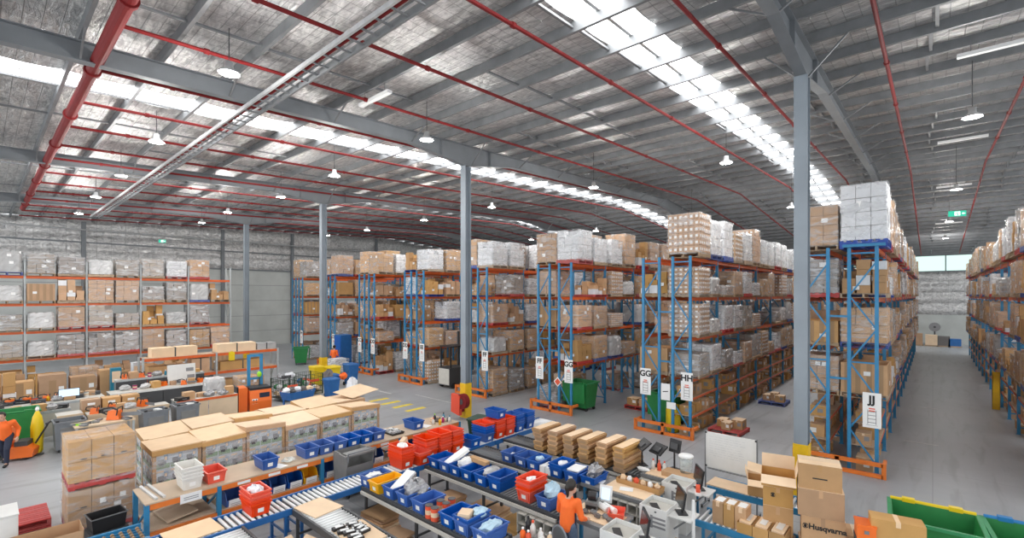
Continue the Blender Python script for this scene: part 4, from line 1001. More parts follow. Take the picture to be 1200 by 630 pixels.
def bottle(x, y, z, label, h=.22, r=.04, body='t_white', capm='ink_red', grp=None):
    o = thing('bottle', label, 'bottle', (x,y,z), 0, grp)
    MB().lathe((0,0,0),[(r,0),(r,h*.62),(r*.4,h*.78),(r*.38,h*.86)],10).obj('body',body,o,True); MB().cyl((0,0,h*.86),(0,0,h),r*.45,8).obj('cap',capm,o)
for i, (dx, dy, bd, cp) in enumerate(((0,0,'t_white','ink_red'),(.2,.1,'t_yellow','ink'),(-.2,.22,'black','lime'),(.05,.35,'magenta','paper'),(.25,.45,'t_white','teal'),(-.1,.5,'teal','black'))):
    bottle(-11.75+dx, 9.5+dy, ZB, f'spray bottle at the far bench end, {ORD[i+1]} of the cluster from the near side', .2+.03*(i % 3), .045, bd, cp, 'bottles at the far bench end')
for i in range(4): crumple('scrap','carton_dark' if i % 2 else 'card_light',-12.0+.12*i,9.65+.13*i,ZB+.06,.08,f'small dark and tan scrap among the bottles, {ORD[i+1]} from the near side','scrap',(1,1,.8),40+i)
# grey tub trolley between bench and line
o = thing('tub_trolley','grey plastic tub trolley standing between the bench and the main line','trolley',(-10.95,6.3,0)); o.scale = (1,1.05,1.22)
mb = MB()
for s in (-1,1): mb.prism([(-.28,.12),(.24,.12),(.34,.86),(.30,.9),(-.30,.9),(-.34,.80)],'y',s*.34-.015,s*.34+.015)
mb.bb(-.28,.24,-.34,.34,.12,.15); mb.prism([(-.30,.12),(-.28,.12),(-.30,.9),(-.34,.8)],'y',-.34,.34); mb.prism([(.22,.12),(.24,.12),(.30,.66),(.28,.66)],'y',-.34,.34)
mb.obj('tub','cart_grey',o)
MB().bb(.02,.34,-.4,.4,.86,.90).obj('shelf','cart_grey',o)
MB().tube([(.40,-.36,.78),(.40,-.36,.95),(.40,.36,.95),(.40,.36,.78)],.018).obj('handle','galv',o)
for u in (-.22,.2):
    for v in (-.26,.26): MB().cyl((u,v-.02,.06),(u,v+.02,.06),.06,10).obj('wheel','black',o)
# dark green wheelie bin past the bench end
def wheelie(x, y, rz, label, body, lid, w=.56, d=.62, h=1.0, lidopen=False):
    o = thing('wheelie_bin', label, 'bin', (x,y,0), rz)
    open_box(MB(), w*.76, d*.72, w, d, h-.12, .012, .08).obj('body', body, o)
    mb = rim(MB(), w, d, h-.04, .025, .04); mb.obj('rim', body, o)
    if not lidopen: MB().box((0,0,h-.01),(w*1.06,d*1.06,.05),top=.9).obj('lid', lid, o)
    MB().cyl((-w*.4,d*.55,h-.02),(w*.4,d*.55,h-.02),.022,8).obj('handle', lid, o)
    for s in (-1,1): MB().cyl((s*w*.42,d*.34,.1),(s*w*.5,d*.34,.1),.1,12).obj('wheel','black',o)
    return o
wheelie(-11.15,10.95,.2,'dark green wheelie bin behind the red and blue totes','green_dark','green_dark')
# red hose reel cover on the column
o = thing('hose_reel','red covered fire hose reel on the column beyond the bench','hose reel',(-14.3,13.0,0))
MB().prism([(-.26,.32),(.22,.22),(.25,1.0),(-.24,1.05)],'y',-.33,-.17).obj('cover','t_red',o)
MB().cyl((.28,-.28,.78),(.28,-.06,.78),.30,18).obj('reel','red_pipe',o); MB().cyl((.28,-.30,.78),(.28,-.28,.78),.12,12).obj('hub','dark',o)
MB().bb(-.1,.1,-.17,.095,.3,.9).obj('bracket','red_pipe',o)
# ---- printed pallets with cardboard lids, two rows behind the bench
def printed_pallet(x, y, w, d, h, tilt, label, row, seed):
    o = thing('printed_pallet', label, 'pallet load', (x,y,0), 0, 'lidded printed pallets')
    rr = random.Random(seed)
    pallet_mb(d, w).obj('pallet','wood',o)
    g = MB().slot(0); g.bb(-d/2+.02,d/2-.02,-w/2+.02,w/2-.02,.15,h-.06)
    rows_ = 3; rh = (h-.25)/rows_
    for r in range(rows_):
        z0 = .17+rh*r
        for axis in ('f','s'):
            n = 3
            span = (w if axis == 'f' else d)-.12
            for q in range(n):
                u0 = -span/2+span*q/n+.01; u1 = u0+span/n-.02
                def patch(a, b, za, zb, e, m):
                    g.m = m
                    if axis == 'f': g.bb(d/2-.02,d/2-.02+e,u0+a*(u1-u0),u0+b*(u1-u0),z0+za*rh,z0+zb*rh)
                    else: g.bb(u0+a*(u1-u0),u0+b*(u1-u0),-w/2+.02-e,-w/2+.02,z0+za*rh,z0+zb*rh)
                patch(0,1,.04,.97,.003,1); patch(0,1,.06,.34,.005,2); patch(.12,.72,.30,.62,.007,3); patch(.2,.55,.22,.36,.008,4); patch(.55,.88,.5,.86,.008,5); patch(.6,.8,.55,.76,.010,6); patch(0,.55,.84,.95,.006,6)
    g.obj('printed_cartons',['ink_pale','ink_pale','ink_green','ink_grey','ink','ink_blue','card_light'],o)
    for sx in (-1,1):
        for sy in (-1,1):
            k = MB(); k.box((sx*(d/2-.005),sy*(w/2-.035),h*.5+.08),(.012,.07,h-.2)); k.box((sx*(d/2-.035),sy*(w/2-.005),h*.5+.08),(.07,.012,h-.2)); k.obj('corner_post','card',o)
    lid = MB().slot(0); lid.bb(-d/2-.02,d/2+.02,-w/2-.015,w/2+.015,-.006,.006); lid.m = 1
    for s in (-1,1): lid.box((s*(d/2+.025),0,-.05),(.01,w+.03,.13),0,0,-s*.3); lid.box((0,s*(w/2+.012),-.06),(d+.04,.01,.13),0,0,0)
    l = lid.obj('lid',['card_light','card'],o); l.location = (0,0,h+.01); l.rotation_euler = (tilt*.6,tilt,0)
    sk = film_mb(rr, d+.02, w+.01, h-.28); sk.obj('stretch_film','film',o,True)
for i in range(6):
    printed_pallet(-13.98, 3.14+1.0*i, .97, 1.12, 1.40+.03*((i*7) % 3), .085*math.sin(i*2.3), f'lidded pallet of printed cartons, {ORD[i+1]} from the near end of the row by the bench', 0, i)
for i in range(6):
    printed_pallet(-15.25, 3.25+1.02*i, .98, 1.12, 1.42+.03*((i*5) % 3), .09*math.sin(i*1.7+1), f'lidded pallet of printed cartons, {ORD[i+1]} from the near end of the rear row', 1, 20+i)
o = tag(MB().box((0,0,0),(.9,1.3,.012),0).obj('cardboard_sheet','card_light'),'loose bent cardboard lid lying over the far lidded pallets','sheet'); o.location=(-15.3,8.9,1.62); o.rotation_euler=(.06,.14,.3)
# two stretch-wrapped carton pallets, one upon the other
def tall_load(z, h, label, nz, seed):
    o = thing('carton_pallet', label, 'pallet load', (-13.78,1.76,z), 0, 'tall stacked carton pallets')
    pallet_mb(1.1,1.1).obj('pallet','red_wood',o)
    rr = random.Random(seed); cartons_mb(rr,2,3,nz,1.1,1.1,h,0,.002).obj('carton_stack','card',o)
    for i in range(3): MB().box((.553,-.36+.33*i+.05,.15+h*.55),(.004,.10,.025)).obj('hand_hole','ink',o)
    for i,(y,zz,s) in enumerate(((-.0,.62,.1),(.33,.66,.1),(.24,.42,.12),(.30,.2,.16))):
        if z < .1: MB().box((.556,y,.15+h*zz),(.004,s,s*1.1)).obj('label','paper',o)
    film_mb(rr,1.125,1.125,h).obj('stretch_film','film',o,True)
tall_load(0,.80,'lower stretch-wrapped carton pallet of the tall brown stack at the bench end',2,4)
tall_load(.97,.86,'upper stretch-wrapped carton pallet of the tall brown stack at the bench end',2,5)
# black crate, red pallets, white cabinet, open carton at the lower left
o = thing('crate','black open plastic crate beside the tall brown stack','crate',(-12.55,1.72,.0),.1)
open_box(MB(),.4,.5,.46,.56,.30,.014,.30).obj('body','black',o); MB().bb(-.25,.25,-.3,.3,0,.30).obj('stand','dark',o); rim(MB(),.46,.56,.6,.02,.02).obj('rim','galv',o)
for k in range(2):
    o = thing('pallet', f'red painted wooden pallet on the floor at lower left, {["lower","upper"][k]} of two', 'pallet', (-14.5,.42,.16*k), 0, 'red pallets at lower left')
    for i in range(9): MB().bb(-.55+.125*i,-.45+.125*i,-.6,.6,.12,.142).obj('deck_board','red_wood',o)
    for y in (-.57,0,.57): MB().bb(-.55,.55,y-.03,y+.03,.022,.12).obj('bearer','red_wood',o)
    for x in (-.5,0,.5): MB().bb(x-.05,x+.05,-.6,.6,0,.022).obj('base_board','red_wood',o)
o = thing('cabinet','white metal cabinet in the lower left corner','cabinet',(-12.85,.1,0))
MB().bb(-.35,.35,-.38,.38,.03,1.0).obj('body','white',o); MB().bb(.352,.365,-.36,.36,.06,.96).obj('door','white',o); MB().bb(.365,.385,.22,.25,.45,.6).obj('handle','galv',o); MB().bb(-.36,.37,-.39,.39,1.0,1.02).obj('top','white',o)
def open_carton(x, y, z, rz, w, d, h, label, flaps=(1,1,1,1), ang=.5, name='open_carton', m='card'):
    o = thing(name, label, 'carton', (x,y,z), rz)
    mb = MB(); t = .006
    mb.bb(-w/2,w/2,-d/2,-d/2+t,0,h).bb(-w/2,w/2,d/2-t,d/2,0,h).bb(-w/2,-w/2+t,-d/2,d/2,0,h).bb(w/2-t,w/2,-d/2,d/2,0,h).bb(-w/2,w/2,-d/2,d/2,0,t)
    mb.obj('body', m, o)
    for i, f in enumerate(flaps):
        if not f: continue
        a = ang*f; k = MB()
        if i < 2:
            s = -1 if i == 0 else 1; l = d*.48
            k.box((0,s*l/2,0),(w,l,.006)); e = k.obj('flap','card_light',o); e.location=(0,s*d/2,h); e.rotation_euler=(s*a,0,0)
        else:
            s = -1 if i == 2 else 1; l = w*.45
            k.box((s*l/2,0,0),(l,d,.006)); e = k.obj('flap','card_light',o); e.location=(s*w/2,0,h); e.rotation_euler=(0,-s*a,0)
    return o
open_carton(-11.9,.78,.0,0,.6,1.0,.72,'large open brown carton at the lower left frame edge',(0,0,0,0))
crumple('cardboard_roll','card',-11.85,.6,.62,.1,'tan roll of board inside the large open carton','roll',(1,1,1),60)
# ---- flattened cartons stored beneath the lines
def flat_stack(x, y, n, w, d, rz, where, seed, z0=0.0):
    rr = random.Random(seed); z = z0
    for i in range(n):
        h = rr.uniform(.035,.07); ww, dd = w*rr.uniform(.85,1), d*rr.uniform(.85,1)
        o = tag(MB().box((0,0,h/2),(ww,dd,h-.006)).obj('flat_carton','card' if rr.random() < .8 else 'card_light'), f'flattened carton bundle {where}, {ORD[i+1]} from the bottom', 'carton', 'flattened cartons '+where)
        o.location = (x+rr.uniform(-.04,.04), y+rr.uniform(-.04,.04), z); o.rotation_euler.z = rz+rr.uniform(-.06,.06); z += h
flat_stack(-8.95,5.78,7,.8,.5,.1,'under the start of the nearest tote line',1)
flat_stack(-7.95,5.45,6,.55,.55,.15,'under the silver bag',2)
flat_stack(-7.45,5.25,4,.7,.55,-.1,'before the red cans',3)
flat_stack(-6.75,5.2,3,.8,.6,.2,'under the small carton tote',4)
flat_stack(-7.6,7.75,3,.9,.6,.05,'under the second tote line',5)
flat_stack(-6.7,7.7,2,.8,.7,-.1,'under the red nest',6)
flat_stack(-8.4,7.3,8,.5,.6,.05,'under the second line near the main line',7)
open_carton(-8.45,3.75,0,.2,.55,.45,.4,'open carton of scrap board under the pale line',(1,1,1,0),.6)
open_carton(-8.1,3.5,0,-.3,.45,.4,.35,'second open carton under the pale line beside the fan',(1,0,1,1),.4)
o = thing('pedestal_fan','round black fan lying among the cartons under the pale line','fan',(-8.7,3.5,.42))
mb = MB()
for r in (.2,.13,.06):
    for i in range(16):
        a, b = 2*PI*i/16, 2*PI*(i+1)/16; mb.bar((r*math.cos(a),r*math.sin(a),.02),(r*math.cos(b),r*math.sin(b),.02),.008,.008)
mb.obj('guard','black',o); MB().cyl((0,0,-.05),(0,0,.03),.05,12).obj('motor','black',o)
for i in range(3): MB().box((.1*math.cos(i*2.09),.1*math.sin(i*2.09),0),(.16,.08,.006),i*2.09,.3).obj('blade','dark',o)
MB().cyl((0,0,-.42),(0,0,-.05),.02,8).obj('stand','black',o)
# ------------------------------------------------------------------ packing stations at the right ends of the lines
def pigeonholes(x0, x1, y, z1, label, cols=6, rows_=2, h=.42, d=.5):
    o = thing('pigeonhole_unit', label, 'shelf unit', (x0,y,0))
    w = x1-x0
    for i in range(cols+1): MB().bb(w*i/cols-.012,w*i/cols+.012,0,d,z1-h,z1-.02).obj('divider','offwhite',o)
    for k in range(rows_+1): z = z1-.02-(h-.02)*k/rows_; MB().bb(0,w,0,d,z-.022,z).obj('shelf','offwhite',o)
    MB().bb(0,w,d-.01,d,z1-h,z1-.02).obj('back','mdf',o)
    for u in (.0,w-.05): MB().bb(u,u+.05,0,d,0,z1-h).obj('leg','offwhite',o)
    MB().bb(0,w,d-.02,d,.1,z1-h).obj('panel','dark',o)
    return o
ZT = .84
def packing_bench(k, x0, x1, y, label, board=(None,)):
    o = thing('packing_bench', label, 'bench', (x0,y,0), 0)
    w = x1-x0
    MB().bb(0,w,-.02,.72,ZT-.035,ZT).obj('worktop','belt',o)
    MB().bb(0,w,-.05,-.02,ZT-.06,ZT+.01).obj('edge_rail','galv',o); MB().bb(0,w,.72,.75,ZT-.06,ZT+.01).obj('edge_rail','galv',o)
    for u in (.05,w-.05):
        for v in (.05,.65): MB().bb(u-.03,u+.03,v-.03,v+.03,0,ZT-.035).obj('leg','rack_blue',o)
    return o
PB = {2:(-5.35,-4.2), 3:(-5.25,-4.25), 4:(-4.0,-3.2)}
packing_bench(2,-5.35,-4.2,7.42,'packing bench where the worker in orange stands')
packing_bench(3,-5.84+.0,-4.25,8.92,'packing bench at the end of the third tote line, tan board on top')
packing_bench(4,-5.1,-4.0,10.32,'packing bench beyond the folded cartons with screens and a bucket')
pigeonholes(-5.30,-4.25,8.80,ZT-.06,'white pigeonhole shelves below the third packing bench',5)
pigeonholes(-6.9,-5.15,10.18,ZC-.12,'white pigeonhole shelves below the folded-carton line',7)
pigeonholes(-5.09,-4.05,10.18,ZT-.06,'white pigeonhole shelves below the bench with screens and bucket',4)
pigeonholes(-6.3,-5.4,7.25,ZC-.12,'white pigeonhole shelves below the red tote nest',4)
pigeonholes(-6.35,-5.3,5.52,ZC-.12,'white pigeonhole shelves below the last blue totes of the nearest line',4)
# boards and small goods on the benches
slab('board','card_light',-4.75,7.78,ZT+.008,(.95,.55,.015),'pale packing board on the bench before the worker','board')
slab('sheet','blue_paper',-5.25,7.6,ZT+.02,(.2,.4,.008),'pale blue sheet at the left edge of the worker bench','paper',.2)
slab('board','card_light',-4.85,9.25,ZT+.008,(1.0,.55,.015),'pale packing board on the third packing bench','board')
slab('sheet','paper',-4.9,9.2,ZT+.022,(.28,.2,.006),'white paper sheet on the third packing bench','paper',.4)
slab('sheet','paper',-5.6,9.2,ZT+.012,(.3,.22,.006),'loose white paper at the left of the third packing bench','paper',.2)
slab('board','card_light',-4.6,10.6,ZT+.008,(.85,.5,.015),'pale packing board on the far packing bench','board')
o = thing('parts_tray','long open carton of small packets on the third packing bench','tray',(-4.75,9.52,ZT),-.02)
open_box(MB(),1.0,.24,1.02,.26,.12,.008).obj('tray','card',o)
for i in range(6): crumple('packet',['card_light','paper','ink_red','card_light','paper','card_light'][i],-5.15+.16*i,9.52,ZT+.12,.065,f'small packet standing in the long tray, {ORD[i+1]} from its left end','packet',(.9,.8,1.1),70+i)
o = thing('tray','red open tray at the right of the worker bench','tray',(-4.45,7.98,ZT),.4); open_box(MB(),.26,.34,.30,.38,.12).obj('body','t_red',o)
for i, (x, c) in enumerate(((-4.78,'paper'),(-4.64,'paper'))):
    o = tag(MB().cyl((-.16,0,0),(.16,0,0),.06,12).obj('paper_roll',c), f'white paper roll lying on the worker bench, {["left","right"][i]} one', 'roll'); o.location = (x,8.02+.03*i,ZT+.075); o.rotation_euler.z = -.35
for i in range(5): crumple('metal_part','galv' if i % 2 else 'carton_dark',-4.95+.13*i,7.68+.08*(i % 2),ZT+.05,.06,f'small metal part on the worker bench board, {ORD[i+1]} from the left','part',(1.2,1,.7),80+i)
o = thing('label_printer','grey label printer with a dark roll beside the worker','printer',(-4.98,8.0,ZT),.3)
MB().bb(-.12,.12,-.15,.15,0,.16).obj('body','cart_grey',o); MB().cyl((-.08,0,.23),(.08,0,.23),.09,12).obj('roll','black',o); MB().bb(-.1,.1,-.17,-.15,.04,.1).obj('slot','black',o)
o = thing('tablet_screen','small upright blue-lit screen at the worker bench','screen',(-4.9,8.35,ZT),.2)
MB().box((0,0,.19),(.26,.02,.32),0,-.2).obj('frame','paper',o); MB().box((0,-.012,.19),(.17,.006,.22),0,-.2).obj('display','screen_on',o); MB().box((0,.06,.03),(.2,.14,.02)).obj('foot','galv',o)
# far bench: folded monitors on arms, bucket with lid
def monitor(x, y, z, rz, label, tilt=-.12, arm=.34, w=.5, on=False):
    o = thing('monitor', label, 'monitor', (x,y,z), rz)
    a = MB(); a.cyl((0,.03,0),(0,.03,arm),.022,8); a.obj('stand','black',o); MB().bb(-.12,.12,-.08,.10,0,.015).obj('base','black',o)
    p = MB().box((0,0,arm),(w,.035,.31),0,tilt).obj('housing','black',o)
    MB().box((0,-.019,arm),(w-.03,.004,.28),0,tilt).obj('display','screen_on' if on else 'screen',o); MB().box((0,.03,arm),(.2,.05,.14),0,tilt).obj('rear_cover','dark',o)
    return o
monitor(-5.32,10.85,ZT,2.4,'black screen on a stand beside the last column of folded cartons',.9,.5,.45)
monitor(-5.0,11.0,ZT,2.7,'black screen behind the spray bottle on the far packing bench',.9,.42,.40)
monitor(-4.62,11.1,ZT,2.9,'small dark display at the back of the far packing bench',.2,.55,.30)
o = thing('bucket','clear white lidded bucket on the far packing bench','bucket',(-4.22,10.75,ZT+.12))
MB().lathe((0,0,0),[(.13,0),(.15,.34),(.155,.35)],18).obj('body','clear',o,True); MB().lathe((0,0,.35),[(.162,0),(.165,.03),(.15,.045)],18).obj('lid','paper',o,True)
slab('carton','card',-4.3,10.62,ZT+.06,(.75,.34,.12),'flat brown carton under the lidded bucket','carton',-.02)
for i, (x, c) in enumerate(((-5.0,'t_white'),(-4.85,'ink_red'),(-4.72,'t_white'))): bottle(x,10.72,ZT,f'spray bottle on the far packing bench, {ORD[i+1]} from the left',.26,.045,c,'ink_red')
crumple('paper_wad','paper',-5.15,10.5,ZT+.04,.1,'white paper heap at the left of the far packing bench','paper',(1.6,.8,.4),90)
# three white work stations
def station(x, y, label, mlabel, klabel, rz):
    o = thing('work_station', label, 'cabinet', (x,y,0))
    mb = MB(); mb.bb(-.27,-.25,-.28,.28,0,1.0).bb(.25,.27,-.28,.28,0,1.0).bb(-.25,.25,-.28,-.26,0,1.0).bb(-.25,.25,.26,.28,0,1.0)
    mb.obj('carcass','white',o); MB().bb(-.25,.25,-.26,.26,.90,.92).obj('worktop','offwhite',o); MB().bb(-.25,.25,-.26,.26,.4,.42).obj('shelf','offwhite',o)
    p = MB()
    for i in range(4):
        p.bb(-.05+.08*i,.0+.08*i,-.284,-.281,.62,.86) if i == 0 else p.bb(-.05,.25,-.2835,-.281,.56+.08*i,.60+.08*i)
    p.obj('print','ink_grey',o)
    k = thing('keyboard', klabel, 'keyboard', (x-.02,y-.1,.922), rz); MB().bb(-.2,.2,-.07,.07,0,.02).obj('case','dark',k); MB().bb(-.19,.19,-.06,.06,.02,.026).obj('keys','black',k)
    monitor(x+.42, y+.02, .93, rz, mlabel, -.15, .30, .48)
    s = MB(); s.bb(.27,.7,-.22,.22,.90,.925); s.obj('side_shelf','white',o); MB().bar((.3,0,.6),(.62,0,.9),.03,.03).obj('bracket','galv',o)
station(-4.0,7.35,'white work station nearest the frame bottom, right of the worker','black monitor at the lower frame edge right of the worker','dark keyboard on the nearest white work station',-.9)
station(-3.95,8.72,'white work station with a printed grid notice on its front','black monitor on the station with the printed grid notice','dark keyboard on the station with the printed grid notice',-.9)
station(-4.1,10.05,'white work station behind the printed one beside the far bench','black monitor on the farthest white work station','dark keyboard on the farthest white work station',-.9)
o = thing('tape_dispenser','red and white tape dispenser on the farthest work station shelf','dispenser',(-3.62,9.85,.925),.4)
MB().cyl((-.04,0,.09),(.04,0,.09),.09,14).obj('roll','ink_red',o); MB().bb(-.06,.06,-.16,.10,0,.04).obj('base','paper',o)
# blue railed lines carrying finished cartons
conveyor('blue-railed roller conveyor carrying three tall cartons and open trays',-3.4,9.1,1.1+.0,'x',.66,.72,'rack_blue',.11,'roller',True,.027)
conveyor('blue-railed roller conveyor section below the open trays of packets',-2.28,9.05,.62,'x',.66,.72,'rack_blue',.11,'roller',True,.027)
conveyor('blue-railed roller conveyor carrying a tan sheet and open cartons',-3.75,10.78,2.2,'x',.66,.76,'rack_blue',.11,'roller',True,.027)
conveyor('blue-railed roller conveyor at the lower frame edge with one carton',-3.6,7.35,2.2,'x',.6,.72,'rack_blue',.11,'roller',True,.027)
slab('cardboard_sheet','card_light',-3.35,11.1,.775,(.9,.55,.02),'tan cardboard sheet on the blue line before the whiteboard','sheet',-.03)
def box_carton(x, y, z, d, rz, label, cat='carton', tape=True, m='card', name='carton', tm='card_light'):
    o = thing(name, label, cat, (x,y,z), rz)
    MB().box((0,0,d[2]/2),d).obj('body',m,o)
    if tape: MB().bb(-.03,.03,-d[1]/2-.002,d[1]/2+.002,d[2]-.08,d[2]+.002).obj('tape',tm,o)
    return o
for i in range(3):
    o = box_carton(-3.02+.20*i,9.38,.72,(.19,.34,.40),.0,f'tall narrow carton with pale top label on the blue line, {ORD[i+1]} from the left')
    MB().bb(-.07,.07,-.1,.12,.402,.405).obj('label','paper',o)
MB().cyl((0,0,0),(0,0,1.75),.03,10)
o = thing('post','white upright post rising beside the blue packing line','post',(-3.25,8.62,0)); MB().cyl((0,0,.01),(0,0,1.28),.03,10).obj('pole','paper',o); MB().cyl((0,0,0),(0,0,.012),.12,14).obj('base','galv',o)
for i in range(3):
    x = -2.42+.26*i - .1
    o = thing('open_tray_carton', f'low open carton of white-labelled packets on the blue line, {ORD[i+1]} from the left', 'carton', (x,9.34,.72), 0)
    open_box(MB(),.25,.5,.25,.5,.2,.006).obj('tray','card',o)
    MB().box((0,0,.19),(.19,.42,.05),0,0,.1).obj('packet','card_light',o); MB().box((0,.05,.222),(.1,.3,.006),0,0,.1).obj('label','paper',o)
o = tag(MB().bb(-.003,.003,-.16,.16,-.2,.2).obj('poster','paper'),'white notice with a blue arrow on the end of the blue line','notice'); o.location = (-1.64,9.35,.48)
mb = MB().bb(.003,.006,-.06,.06,-.12,.12); mb.obj('arrow','blue',o)
box_carton(-3.05,7.6,.72,(.26,.24,.26),.2,'small carton on the blue line at the lower frame edge')
box_carton(-2.3,8.1,.35,(.55,.45,.3),.3,'pale carton lying under the blue line near the white post',m='card_light'); 
slab('flat_carton','card',-3.1,8.45,.06,(.6,.3,.10),'brown flattened carton on the floor by the white post','carton',.2)
box_carton(-2.3,8.1,.0,(.6,.5,.345),.25,'brown carton supporting the pale carton under the blue line')
# whiteboard on a stand
o = thing('whiteboard','large whiteboard on a wheeled stand behind the blue lines','whiteboard',(-3.5,11.55,0),-.02)
MB().bb(-.56,.56,-.012,.012,.92,1.76).obj('panel','white',o)
for s in (-1,1):
    MB().bb(s*.57-.012,s*.57+.012,-.02,.02,.08,1.78).obj('post','galv',o); MB().bb(s*.57-.02,s*.57+.02,-.25,.25,.06,.09).obj('foot','galv',o)
    for v in (-.22,.22): MB().cyl((s*.57-.015,v,.03),(s*.57+.015,v,.03),.03,8).obj('caster','black',o)
    for z in (.95,1.74): MB().bb(s*.55-.02,s*.55+.02,-.022,-.012,z-.02,z+.02).obj('corner_cap','black',o)
mb = MB(); rr = random.Random(6)
for i in range(9):
    z = 1.66-.055*i; x = -.48
    while x < .1+rr.uniform(0,.3): l = rr.uniform(.03,.12); mb.bb(x,x+l,-.0145,-.0125,z-.004,z+.004); x += l+.03
mb.obj('handwriting','galv_light',o)
MB().bb(-.5,.5,-.07,-.012,.90,.92).obj('pen_tray','galv',o)
# open cartons on the far blue line
open_carton(-2.78,11.08,.77,.25,.42,.42,.34,'open carton with raised flaps on the blue line by the whiteboard',(-.7,2.8,2.6,.6),.5)
# left carton stack with big open flaps
def stack_box(x, y, z, w, d, h, rz, label, m='card', txt=None, hole=False, mark=False, tops=True):
    o = thing('carton', label, 'carton', (x,y,z), rz)
    MB().bb(-w/2,w/2,-d/2,d/2,0,h-.004).obj('body',m,o)
    if tops:
        k = MB(); k.bb(-w/2,w/2,-d/2,-.004,h-.004,h); k.obj('flap','card_light',o); k = MB(); k.bb(-w/2,w/2,.004,d/2,h-.004,h); k.obj('flap','card_light',o)
    MB().bb(-.03,.03,-d/2-.0015,-d/2,h*.72,h).obj('tape',m,o)
    if hole: MB().bb(-w*.17,w*.17,-d/2-.003,-d/2+.004,h*.42,h*.47).obj('hand_hole','ink',o)
    if mark:
        mb = MB()
        for i in range(14):
            a, b = 2*PI*i/14, 2*PI*(i+1)/14; mb.bar((mark[0]+mark[2]*math.cos(a),-d/2-.002,mark[1]+mark[2]*math.sin(a)),(mark[0]+mark[2]*math.cos(b),-d/2-.002,mark[1]+mark[2]*math.sin(b)),.003,.012)
        mb.bb(mark[0]-mark[2]*.5,mark[0]+mark[2]*.5,-d/2-.003,-d/2-.001,mark[1]-.02,mark[1]+.02); mb.bb(mark[0]-.012,mark[0]+.012,-d/2-.003,-d/2-.001,mark[1]-mark[2]*.7,mark[1]+mark[2]*.7)
        mb.obj('emblem','ink',o)
    if txt: text(txt, txt and .125, 'ink', o, (.06,-d/2-.003,h-.17), (PI/2,0,0), 'CENTER')
    return o
RZ = .22
lx, ly = -2.06, 9.62
lx, ly = -2.12, 9.72
stack_box(lx,ly,0,.46,.46,.70,RZ,'lowest carton of the left stack topped by the big open carton')
stack_box(lx,ly,.702,.47,.46,.52,RZ,'tall plain carton second in the stack topped by the open carton')
stack_box(lx,ly,1.224,.47,.46,.34,RZ,'carton with a small round emblem in the left stack',mark=(0-.08,.2,.035))
open_carton(lx,ly+.02,1.566,RZ,.54,.50,.20,'big open carton with splayed flaps topping the left carton stack',(-.55,2.2,.25,2.1),.65)
# right carton stack
rx, ry = -1.45, 9.66
o = thing('pallet','wooden pallet under the tall right carton stack','pallet',(rx,ry,0),RZ); pallet_mb(.8,.8).obj('deck','wood',o)
stack_box(rx,ry,.152,.64,.5,.60,RZ,'lowest carton of the tall right stack, below the lettered one')
stack_box(rx+.02,ry,.754,.62,.5,.50,RZ,'carton with big dark lettering in the right stack',txt='Husqvarna',mark=(-.255,.33,.04))
stack_box(rx-.01,ry-.01,1.256,.66,.52,.46,RZ,'large plain carton second from the top of the right stack')
stack_box(rx-.02,ry-.02,1.718,.62,.46,.42,RZ,'topmost carton with a hand slot on the right stack',hole=True)
box_carton(-1.0,9.9,0,(.5,.5,1.0),RZ,'tall plain carton behind the lettered right stack')
# carton and orange box right of the stack
o = box_carton(-.42,9.42,.55,(.66,.32,1.0),RZ*.9,'large plain carton on a stand left of the green bins',tape=True)
o = thing('stand','steel stand under the large plain carton by the bins','stand',(-.42,9.42,0),RZ*.9); MB().bb(-.34,.34,-.22,.22,.5,.545).obj('top','galv',o)
for u in (-.3,.3):
    for v in (-.18,.18): MB().bb(u-.02,u+.02,v-.02,v+.02,0,.5).obj('leg','galv',o)
o = thing('tool_box','orange box on a shelf between the right stack and the large carton','box',(-.80,9.30,1.2),RZ); MB().bb(-.12,.12,-.16,.16,0,.2).obj('body','machine',o); MB().bb(-.13,.13,-.17,.17,.2,.23).obj('lid','machine',o); MB().bb(-.03,.03,-.175,-.16,.1,.15).obj('latch','galv',o)
o = thing('shelf_stand','dark stand under the orange box','stand',(-.80,9.30,0),RZ); MB().bb(-.13,.13,-.17,.17,1.15,1.2).obj('top','dark',o)
for u in (-.11,.11):
    for v in (-.15,.15): MB().bb(u-.015,u+.015,v-.015,v+.015,0,1.15).obj('leg','dark',o)
conveyor('short blue and white roller piece behind the orange box',-1.05,10.45,.6,'x',.4,.9,'rack_blue',.1,'roller',True,.03)
# large green bins, open, lids hung back
def big_bin(x, y, label, lidm, rz):
    o = thing('waste_bin', label, 'bin', (x,y,0), rz)
    open_box(MB(),.98,.72,1.16,.98,1.08,.018,.14).obj('body','green',o)
    mb = MB(); W_, D_ = 1.16,.98
    for s in (-1,1): mb.box((s*(W_/2+.02),0,1.20),(.06,D_+.08,.05))
    mb.box((0,-D_/2-.02,1.20),(W_+.1,.06,.05)); mb.obj('rim','green_in',o)
    MB().cyl((-W_/2,D_/2+.02,1.23),(W_/2,D_/2+.02,1.23),.035,10).obj('hinge_bar',lidm,o)
    for s in (-.32,.32): MB().bb(s-.09,s+.09,D_/2-.03,D_/2+.08,1.21,1.28).obj('hinge',lidm,o)
    MB().box((0,D_/2+.10,.80),(W_*.96,.04,.82),0,-.06).obj('lid',lidm,o)
    for u in (-.45,.45):
        for v in (-.3,.3): MB().cyl((u,v-.03,.07),(u,v+.03,.07),.07,12).obj('wheel','black',o)
    return o
big_bin(.02,10.86,'large open green waste bin with a yellow hinge bar','lid_yellow',.07)
big_bin(1.28,10.98,'large open green waste bin with a blue hinge bar','lid_blue',.10)
